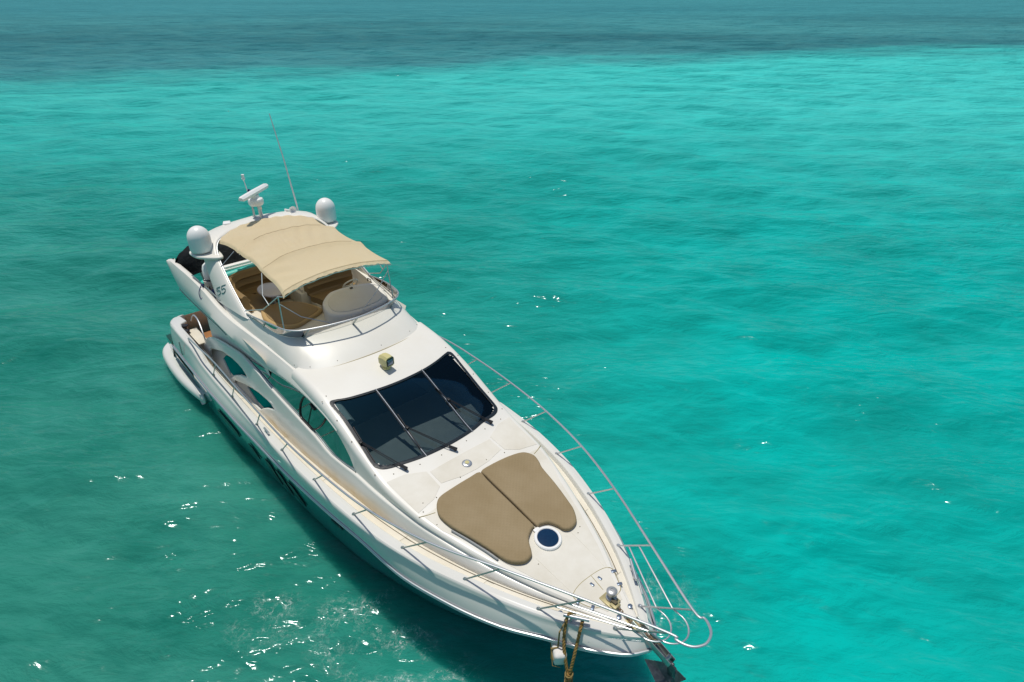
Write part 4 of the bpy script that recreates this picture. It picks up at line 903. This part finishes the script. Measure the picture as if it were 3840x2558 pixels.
# grey boat hook pole tied along the fairing
m = MB(); m.tube([(3.35, -1.86, 4.13), (4.3, -1.78, 4.02), (4.75, -1.74, 3.93)], .016, 8); o = m.build('pole', M['steel_d']); tag(o, 'thin grey pole tied along the stern fairing beside the outboard', 'pole')
m = MB(); m.tube(catmull([(3.92, -1.84, 4.08), (4.02, -1.96, 3.95), (4.08, -1.98, 3.82), (4.14, -1.95, 3.84), (4.05, -1.86, 4.02)], 6), .010, 6)
for k in range(3): m.tube([Vector((3.95+.02*k, -1.82, 4.06))+Vector((0, .026*cos(a), .026*sin(a))) for a in np.linspace(0, 2*pi, 12, endpoint=False)], .009, 5, closed=True)
sub(m.build('lashing', M['navy']), o)
# wrapped ensign
m = MB(); pts = [(2.915, .03, 5.34), (2.92, .05, 5.45), (2.90, .02, 5.56), (2.905, .06, 5.66), (2.895, .03, 5.76)]
m.tube(catmull(pts, 4), [.03, .04, .05, .055, .06, .06, .055, .06, .065, .06, .055, .05, .05, .055, .05, .04, .02], 8); o = m.build('flag', M['navy']); tag(o, 'navy and yellow flag wrapped round the pole behind the radar', 'flag')
m = MB(); m.tube(catmull([(2.97, .06, 5.38), (2.96, .10, 5.50), (2.93, .08, 5.60), (2.945, .075, 5.72)], 4), [.012, .02, .03, .035, .03, .03, .034, .03, .03, .03, .025, .02, .01], 6); sub(m.build('yellow_fold', M['yel']), o)

# ---------------- anchor, chain, mooring rope and float
an = empty('anchor', 'galvanised plough anchor hanging under the bow roller', 'anchor', (16.3, 0, 1.8)); Ta = Matrix.Translation((-16.3, 0, -1.8))
def A_(o): o.parent = an; o.data.transform(Ta); return o
m = MB(); m.box((16.15, -.015, 1.93), (.62, .03, .07), Matrix.Rotation(R(22), 4, 'Y'), .006); m.box((16.36, .0, 1.74), (.12, .035, .28), Matrix.Rotation(R(-12), 4, 'Y'), .008); A_(m.build('shank', M['galv']))
m = MB()
tip = Vector((16.42, -.02, 1.36)); keel0 = Vector((16.05, -.10, 1.72))
m.add([(16.0, -.14, 1.70), (16.22, -.05, 1.60), (16.40, -.05, 1.46), (16.46, -.02, 1.40), (16.38, -.13, 1.38), (16.30, -.17, 1.42)], [(0, 1, 2, 3, 4, 5)])
m.add([(16.0, -.14, 1.70), (16.22, -.05, 1.60), (16.40, -.05, 1.46), (16.48, .06, 1.50), (16.56, .12, 1.60), (16.42, .10, 1.66), (16.25, .04, 1.72)], [(0, 1, 6), (1, 2, 3, 5, 6), (3, 4, 5)])
fl = A_(m.build('fluke', M['galv'], smooth=False)); sd = fl.modifiers.new('thickness', 'SOLIDIFY'); sd.thickness = .022; sd.offset = 0
ch = MB(); pts = []
for i in range(20):
    t = i/19; x = 15.24+.86*t; pts.append(Vector((x, -.01-.03*sin(3*t), (zt(15.2, 0)+.05)*(1-t)+2.06*t-.02*sin(pi*t))))
for i, p in enumerate(pts):
    q = pts[min(i+1, 19)]-pts[max(i-1, 0)]; M3 = q.to_track_quat('X', 'Z').to_matrix().to_4x4() @ Matrix.Rotation(R(90*(i % 2)+25), 4, 'X')
    ch.tube([p+(M3 @ Vector((.034*cos(a), .019*sin(a), 0))) for a in np.linspace(0, 2*pi, 10, endpoint=False)], .0075, 5, closed=True)
o = ch.build('anchor_chain', M['rust']); tag(o, 'rusty anchor chain running from the windlass to the bow roller', 'chain')
# mooring rope: two legs from the cleat to a knot, then down to the water
ro = empty('mooring_rope', 'thick ochre mooring rope looped on the bow cleat and running down to the water', 'rope', (15.1, -.66, 2.1)); Tr = Matrix.Translation((-15.1, .66, -2.1))
def R_(o): o.parent = ro; o.data.transform(Tr); return o
def twist_rope(mb, pts, r, strands=3, pitch=.16):
    L = 0; P_ = [Vector(p) for p in pts]; acc = [0]
    for a, b in zip(P_, P_[1:]): L += (b-a).length; acc.append(L)
    for k in range(strands):
        out = []
        for i, p in enumerate(P_):
            t = (P_[min(i+1, len(P_)-1)]-P_[max(i-1, 0)]).normalized(); u = t.cross(Vector((.3, 1, .2))).normalized(); v = t.cross(u); a = 2*pi*(acc[i]/pitch+k/strands)
            out.append(p+(u*cos(a)+v*sin(a))*r*.5)
        mb.tube(out, r*.56, 6)
def dense(pts, n): return catmull(pts, n)
knot = Vector((15.31, -1.00, 1.30))
m = MB()
twist_rope(m, dense([(15.03, -.62, 2.20), (14.99, -.70, 2.22), (14.99, -.77, 2.13), (15.08, -.90, 1.85), (15.20, -.97, 1.58), knot], 14), .026)
twist_rope(m, dense([(15.16, -.60, 2.12), (15.20, -.68, 2.08), (15.28, -.86, 1.80), (15.31, -.96, 1.52), knot], 14), .026)
R_(m.build('rope_leg', M['rope']))
m = MB(); twist_rope(m, dense([knot+Vector((0, 0, .12)), knot, (15.24, -.93, .95), (15.22, -.92, .6), (15.20, -.92, .25), (15.18, -.92, -.3)], 16), .036); R_(m.build('rope_fall', M['rope']))
m = MB()
for dz in (-.14, -.05, .06, .13): m.tube([knot+Vector((.055*cos(a), .055*sin(a), dz+.02*sin(a))) for a in np.linspace(0, 2*pi, 14, endpoint=False)], .012, 6, closed=True)
R_(m.build('knot_lashing', M['rope_g']))
m = MB(); m.tube([knot+Vector((.04, .05, -.12)), (15.31, -.9, .7), (15.28, -.88, -.2)], .014, 6); o = m.build('dark_line', M['black']); tag(o, 'thin black line hanging alongside the ochre mooring rope', 'line')
fm = MB(); fm.box((0, 0, 0), (.32, .20, .26), bev=.055, seg=3)
fm.v = [v+Vector((.008*sin(20*v.z), .008*sin(17*v.x), .008*sin(19*v.y+8*v.x))) for v in fm.v]
Tf = Matrix.Translation((15.02, -.93, 1.56)) @ Matrix.Rotation(R(-38), 4, 'Z')
fm.v = [Tf @ v for v in fm.v]
fo = fm.build('float_block', M['foam']); tag(fo, 'white foam block tied with cord hanging beside the mooring rope', 'float')
m = MB(); m.tube([Tf @ Vector(p) for p in ((.02, -.01, .5), (.02, -.02, .14), (.02, -.112, .12), (.02, -.114, -.12), (.02, -.06, -.14))], .013, 6)
for e in (-1, 1): m.tube([Tf @ Vector((.02, -.114, .03)), Tf @ Vector((.02+e*.13, -.11, -.10)), Tf @ Vector((.02+e*.165, 0, -.1))], .006, 5)
m.tube([Tf @ Vector(p) for p in ((-.166, 0, .02), (-.15, -.11, .05), (.02, -.116, .06), (.165, -.1, .05))], .007, 5)
m.tube([Tf @ Vector((.02, -.01, .5)), (14.99, -.74, 2.16)], .011, 6)
c = m.build('cord', M['rope_g']); sub(c, fo)

# ------------------------------------------------------------------ water
exec_water = True
def water():
    cxw, cyw = 19.0, -5.4
    # ring spacing grows with distance from the drone's ground point; all sea around it is one sheet
    rs = [0, 1.0, 2.0]; r = 2.5
    while r < 9000: rs.append(r); r *= 1.0078 if r < 400 else 1.03
    rs = np.array(rs); 
    th0, th1 = _yaw-R(62), _yaw+R(62)
    ths = np.concatenate([np.linspace(th0, th1, 900), np.linspace(th1, th0+2*pi, 160)[1:-1]])
    RR, TT = np.meshgrid(rs, ths, indexing='ij')
    X = cxw+RR*np.cos(TT); Y = cyw+RR*np.sin(TT)
    dr = np.gradient(rs)[:, None]*np.ones_like(TT)
    Zh = np.zeros_like(X); rg = np.random.default_rng(11)
    N = 90; wl_ = np.exp(rg.uniform(np.log(.28), np.log(7.5), N))
    main = _yaw-R(6)
    for L in wl_:
        a = main+rg.normal(0, .45); k = 2*pi/L
        amp = .0062*L**.95*(1.35 if L > 2.5 else 1.0)
        wgt = np.clip((L/(dr*1.15)-2.0)/2.0, 0, 1)
        ph = k*(X*np.cos(a)+Y*np.sin(a))+rg.uniform(0, 2*pi)
        env = .6+.4*np.sin((X*np.cos(a+1.3)+Y*np.sin(a+1.3))*k*.13+rg.uniform(0, 6.28))
        s_ = np.sin(ph); Zh += wgt*amp*env*(s_ + .22*np.cos(2*ph))
    n, mth = RR.shape
    co = np.stack([X, Y, Zh], 2).reshape(-1, 3)
    i = np.arange(n-1)[:, None]; j = np.arange(mth)[None, :]; jn = (j+1) % mth
    q = np.stack([i*mth+j, (i+1)*mth+j, (i+1)*mth+jn, i*mth+jn], 2).reshape(-1, 4)
    me = bpy.data.meshes.new('water'); me.vertices.add(len(co)); me.vertices.foreach_set('co', co.ravel().astype(np.float32))
    me.loops.add(q.size); me.loops.foreach_set('vertex_index', q.ravel().astype(np.int32)); me.polygons.add(len(q))
    me.polygons.foreach_set('loop_start', (np.arange(len(q))*4).astype(np.int32)); me.polygons.foreach_set('loop_total', np.full(len(q), 4, np.int32))
    me.update(calc_edges=True); me.validate()
    me.polygons.foreach_set('use_smooth', np.ones(len(me.polygons), bool))
    o = bpy.data.objects.new('water', me); COL.objects.link(o); return o
sea = water(); tag(sea, 'clear turquoise sea with small waves and dark patches far off', 'sea', kind='structure')

def water_mat():
    m = bpy.data.materials.new('sea_water'); m.use_nodes = True; t = m.node_tree; N = t.nodes; L = t.links
    b = N['Principled BSDF']
    tc = N.new('ShaderNodeTexCoord'); pos = tc.outputs['Object']
    def nmap(rot, scale, loc=(0, 0, 0)):
        mp = N.new('ShaderNodeMapping'); mp.inputs['Rotation'].default_value = (0, 0, rot); L.new(pos, mp.inputs['Vector'])
        m2 = N.new('ShaderNodeMapping'); m2.inputs['Scale'].default_value = scale; m2.inputs['Location'].default_value = loc; L.new(mp.outputs[0], m2.inputs['Vector'])
        return m2.outputs[0]
    def noise(vec, sc, det=4, rough=.55, dist=0):
        n = N.new('ShaderNodeTexNoise'); n.inputs['Scale'].default_value = sc; n.inputs['Detail'].default_value = det; n.inputs['Roughness'].default_value = rough; n.inputs['Distortion'].default_value = dist
        L.new(vec, n.inputs['Vector']); return n.outputs['Fac']
    def ramp(f, stops):
        r = N.new('ShaderNodeValToRGB'); e = r.color_ramp.elements
        while len(e) < len(stops): e.new(.5)
        for k, (p, c) in enumerate(stops): e[k].position = p; e[k].color = c if len(c) == 4 else (*c, 1)
        L.new(f, r.inputs[0]); return r.outputs[0]
    def math_(op, a, b_=None, clamp=False):
        n = N.new('ShaderNodeMath'); n.operation = op; n.use_clamp = clamp
        for k, v in enumerate((a, b_)):
            if v is None: continue
            if isinstance(v, (int, float)): n.inputs[k].default_value = v
            else: L.new(v, n.inputs[k])
        return n.outputs[0]
    def mixc(f, a, b_):
        n = N.new('ShaderNodeMix'); n.data_type = 'RGBA'
        for k, v in ((0, f), (6, a), (7, b_)):
            if isinstance(v, (int, float)): n.inputs[k].default_value = v
            elif isinstance(v, tuple): n.inputs[k].default_value = (*v, 1)
            else: L.new(v, n.inputs[k])
        return n.outputs[2]
    def mrange(v, a, b_, c=0, d=1):
        n = N.new('ShaderNodeMapRange'); n.interpolation_type = 'SMOOTHSTEP'
        for k, x in ((1, a), (2, b_), (3, c), (4, d)): n.inputs[k].default_value = x
        L.new(v, n.inputs[0]); return n.outputs[0]
    # sea-bed geography: axis f points away over the stern, axis g along the reef edge
    fwd = nmap(-_yaw, (1, 1, 1)); sx = N.new('ShaderNodeSeparateXYZ'); L.new(fwd, sx.inputs[0])
    f0 = math_('SUBTRACT', sx.outputs[0], cos(_yaw)*19.0+sin(_yaw)*-5.4); g0 = math_('SUBTRACT', sx.outputs[1], -sin(_yaw)*19.0+cos(_yaw)*-5.4)   # g > 0 to the left
    wob = noise(pos, .035, 4, .6); wob2 = noise(pos, .008, 3, .5)
    f1 = math_('ADD', f0, math_('MULTIPLY', math_('SUBTRACT', wob, .5), 22))
    f1 = math_('ADD', f1, math_('MULTIPLY', math_('SUBTRACT', wob2, .5), 30))
    f2 = math_('ADD', f1, math_('MULTIPLY', math_('SUBTRACT', noise(nmap(-_yaw, (1, .4, 1)), .11, 5, .65), .5), 26))
    reef = mrange(math_('ADD', f2, math_('MULTIPLY', g0, .25)), 80, 106)
    patch = ramp(noise(nmap(-_yaw, (1, .35, 1)), .02, 4, .6), [(.36, (0, 0, 0)), (.62, (1, 1, 1))])
    shallow = mrange(math_('SUBTRACT', f1, math_('MULTIPLY', g0, .12)), 20, 66)
    ratio = math_('DIVIDE', math_('ADD', math_('ADD', g0, 2.0), math_('MULTIPLY', math_('SUBTRACT', wob, .5), 6)), math_('ADD', math_('MAXIMUM', f0, 0), 6.0))
    left = math_('MULTIPLY', mrange(ratio, -.30, .50), mrange(f1, 52, 12, .22, 1.0))
    bed = noise(nmap(0.4, (1, 1, 1)), .22, 6, .62, .4)
    base = mixc(ramp(bed, [(.34, (0, 0, 0)), (.66, (1, 1, 1))]), WC['deep'], WC['mid'])
    base = mixc(math_('MULTIPLY', shallow, .9), base, WC['sand'])
    base = mixc(math_('MULTIPLY', left, .95), base, mixc(ramp(bed, [(.32, (0, 0, 0)), (.68, (1, 1, 1))]), WC['left'], WC['left2']))
    farb = mrange(f0, 150, 260)
    reefc = mixc(patch, WC['reef'], WC['reef2'])
    reefc = mixc(math_('MULTIPLY', farb, .6), reefc, WC['far'])
    base = mixc(math_('MULTIPLY', reef, .93), base, reefc)
    # foam drifting off the starboard bow
    fx = N.new('ShaderNodeSeparateXYZ'); L.new(pos, fx.inputs[0])
    fn_ = noise(pos, 1.7, 9, .68, 1.3); ridge = mrange(math_('ABSOLUTE', math_('SUBTRACT', fn_, .5)), .040, .0)
    fn2 = noise(pos, 4.2, 7, .7, .8); ridge2 = mrange(math_('ABSOLUTE', math_('SUBTRACT', fn2, .5)), .035, .0)
    vein = math_('MAXIMUM', ridge, math_('MULTIPLY', ridge2, .7))
    reg = None
    for c_, ra, rb in (((12.5, -2.35, 0), 1.3, .4), ((11.5, -2.5, 0), 1.2, .3), ((13.5, -2.2, 0), 1.1, .3), ((10.3, -3.7, 0), 1.0, .1), ((14.9, 2.1, 0), .9, .2)):
        d1 = N.new('ShaderNodeVectorMath'); d1.operation = 'DISTANCE'; d1.inputs[1].default_value = c_; L.new(pos, d1.inputs[0])
        q_ = mrange(d1.outputs['Value'], ra, rb); reg = q_ if reg is None else math_('MAXIMUM', reg, q_)
    reg = math_('MULTIPLY', reg, ramp(noise(pos, 1.3, 5, .65), [(.45, (0, 0, 0)), (.62, (1, 1, 1))]))
    spk = ramp(noise(pos, 15, 4, .7), [(.50, (0, 0, 0)), (.66, (1, 1, 1))])
    foam = math_('MULTIPLY', math_('MULTIPLY', vein, reg), math_('ADD', math_('MULTIPLY', spk, .8), .2), True)
    # ripples
    r1 = noise(nmap(-(_yaw-.12), (1.0, .34, 1)), 2.5, 6, .66, .5)
    r4 = noise(nmap(-(_yaw+.16), (1.0, .38, 1)), 1.0, 3, .6, .5)
    r2 = noise(nmap(-(_yaw-.35), (1.0, .42, 1)), 8.0, 1.5, .6, .2)
    r3 = noise(nmap(-(_yaw+.05), (1.0, .30, 1)), .36, 4, .6, .4)
    gust = mrange(noise(pos, .13, 3, .5), .35, .65, .5, 1.25)
    h = math_('ADD', math_('ADD', math_('ADD', math_('MULTIPLY', r1, WC['w1']), math_('MULTIPLY', r4, WC['w4'])), math_('MULTIPLY', r2, WC['w2'])), math_('MULTIPLY', r3, mrange(f0, 20, 90, WC['w3'], WC['w3']*11)))
    h = math_('MULTIPLY', h, gust)
    bp = N.new('ShaderNodeBump'); bp.inputs['Strength'].default_value = 1.0; bp.inputs['Distance'].default_value = 1.0; L.new(h, bp.inputs['Height']); 
    # wave shading put into the colour: ripple faces turned to the camera are darkened
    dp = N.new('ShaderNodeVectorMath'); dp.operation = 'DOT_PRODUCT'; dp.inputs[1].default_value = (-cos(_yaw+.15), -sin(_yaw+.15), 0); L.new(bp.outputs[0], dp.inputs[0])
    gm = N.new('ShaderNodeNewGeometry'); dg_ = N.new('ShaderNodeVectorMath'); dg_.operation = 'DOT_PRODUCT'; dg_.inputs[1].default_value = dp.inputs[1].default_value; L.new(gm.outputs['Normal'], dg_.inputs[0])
    lee_shade = mrange(math_('SUBTRACT', dp.outputs['Value'], math_('MULTIPLY', dg_.outputs['Value'], .70)), .03, .15)
    mul = N.new('ShaderNodeMix'); mul.data_type = 'RGBA'; mul.blend_type = 'MULTIPLY'; mul.inputs[7].default_value = (*WC['lee_shade'], 1)
    L.new(math_('MULTIPLY', lee_shade, mrange(f0, 9, 30, .5, 1.0)), mul.inputs[0])
    swell_shade = N.new('ShaderNodeMix'); swell_shade.data_type = 'RGBA'; swell_shade.blend_type = 'MULTIPLY'; swell_shade.inputs[7].default_value = (.82, .91, .91, 1)  # shading of the larger swell, also multiplied into the water colour
    L.new(mrange(dg_.outputs['Value'], -.03, .24), swell_shade.inputs[0]); L.new(base, swell_shade.inputs[6]); L.new(swell_shade.outputs[2], mul.inputs[6])
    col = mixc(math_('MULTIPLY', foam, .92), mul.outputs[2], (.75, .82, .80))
    N.remove(b); out = N['Material Output']
    if WC['sss']:
        ss = N.new('ShaderNodeSubsurfaceScattering'); df = ss; df.falloff = 'BURLEY'; df.inputs['Radius'].default_value = (.25, 1.0, .95); df.inputs['Scale'].default_value = WC['sss']
    else: df = N.new('ShaderNodeBsdfDiffuse')
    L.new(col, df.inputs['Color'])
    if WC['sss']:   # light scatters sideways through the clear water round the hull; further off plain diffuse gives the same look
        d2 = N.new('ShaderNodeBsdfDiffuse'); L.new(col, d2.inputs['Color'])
        dd = N.new('ShaderNodeVectorMath'); dd.operation = 'LENGTH'; sq = N.new('ShaderNodeVectorMath'); sq.operation = 'MULTIPLY_ADD'; sq.inputs[1].default_value = (.42, 1, 0); sq.inputs[2].default_value = (-.42*7.5, .6, 0); L.new(pos, sq.inputs[0]); L.new(sq.outputs[0], dd.inputs[0])
        ms = N.new('ShaderNodeMixShader'); L.new(mrange(dd.outputs['Value'], 3.6, 5.5), ms.inputs[0]); L.new(ss.outputs[0], ms.inputs[1]); L.new(d2.outputs[0], ms.inputs[2]); df = ms
    # smoother facets carry the sun glints
    g1 = noise(nmap(-(_yaw-.12), (1.0, .34, 1)), 2.5, 1.5, .6, .5); g4 = noise(nmap(-(_yaw+.16), (1.0, .38, 1)), 1.0, 2, .6, .5)
    hg = math_('ADD', math_('ADD', math_('MULTIPLY', g1, WC['w1']), math_('MULTIPLY', g4, WC['w4'])), math_('MULTIPLY', r2, WC['w2']))
    bg_ = N.new('ShaderNodeBump'); bg_.inputs['Strength'].default_value = 1.0; bg_.inputs['Distance'].default_value = 1.0; L.new(math_('MULTIPLY', math_('MULTIPLY', hg, mrange(f0, 10, 26, 1.5, .95)), gust), bg_.inputs['Height'])
    gl = N.new('ShaderNodeBsdfGlossy'); L.new(bg_.outputs[0], gl.inputs['Normal']); L.new(mrange(foam, 0, 1, WC['rough'], .7), gl.inputs['Roughness']); gl.inputs['Color'].default_value = (.85, .95, 1, 1)
    fr = N.new('ShaderNodeFresnel'); fr.inputs[0].default_value = 1.333; L.new(bg_.outputs[0], fr.inputs['Normal'])
    # a rough sea hides its own steepest reflections, so the mirror share stays low far away
    fc = math_('MINIMUM', math_('MULTIPLY', fr.outputs[0], WC['spec']), WC['cap'])
    mx = N.new('ShaderNodeMixShader'); L.new(fc, mx.inputs[0]); L.new(df.outputs[0], mx.inputs[1]); L.new(gl.outputs[0], mx.inputs[2]); L.new(mx.outputs[0], out.inputs[0])
    return m
WC = dict(deep=(.004, .335, .29), mid=(.0, .455, .405), sand=(.06, .60, .55), left=(.012, .17, .124), left2=(.045, .25, .19), reef=(.022, .13, .155), reef2=(.055, .25, .27), far=(.035, .25, .30), lee_shade=(.36, .57, .585), sss=.7, spec=.6, cap=.13, rough=.13, w1=.11, w2=.013, w3=.06, w4=.17)
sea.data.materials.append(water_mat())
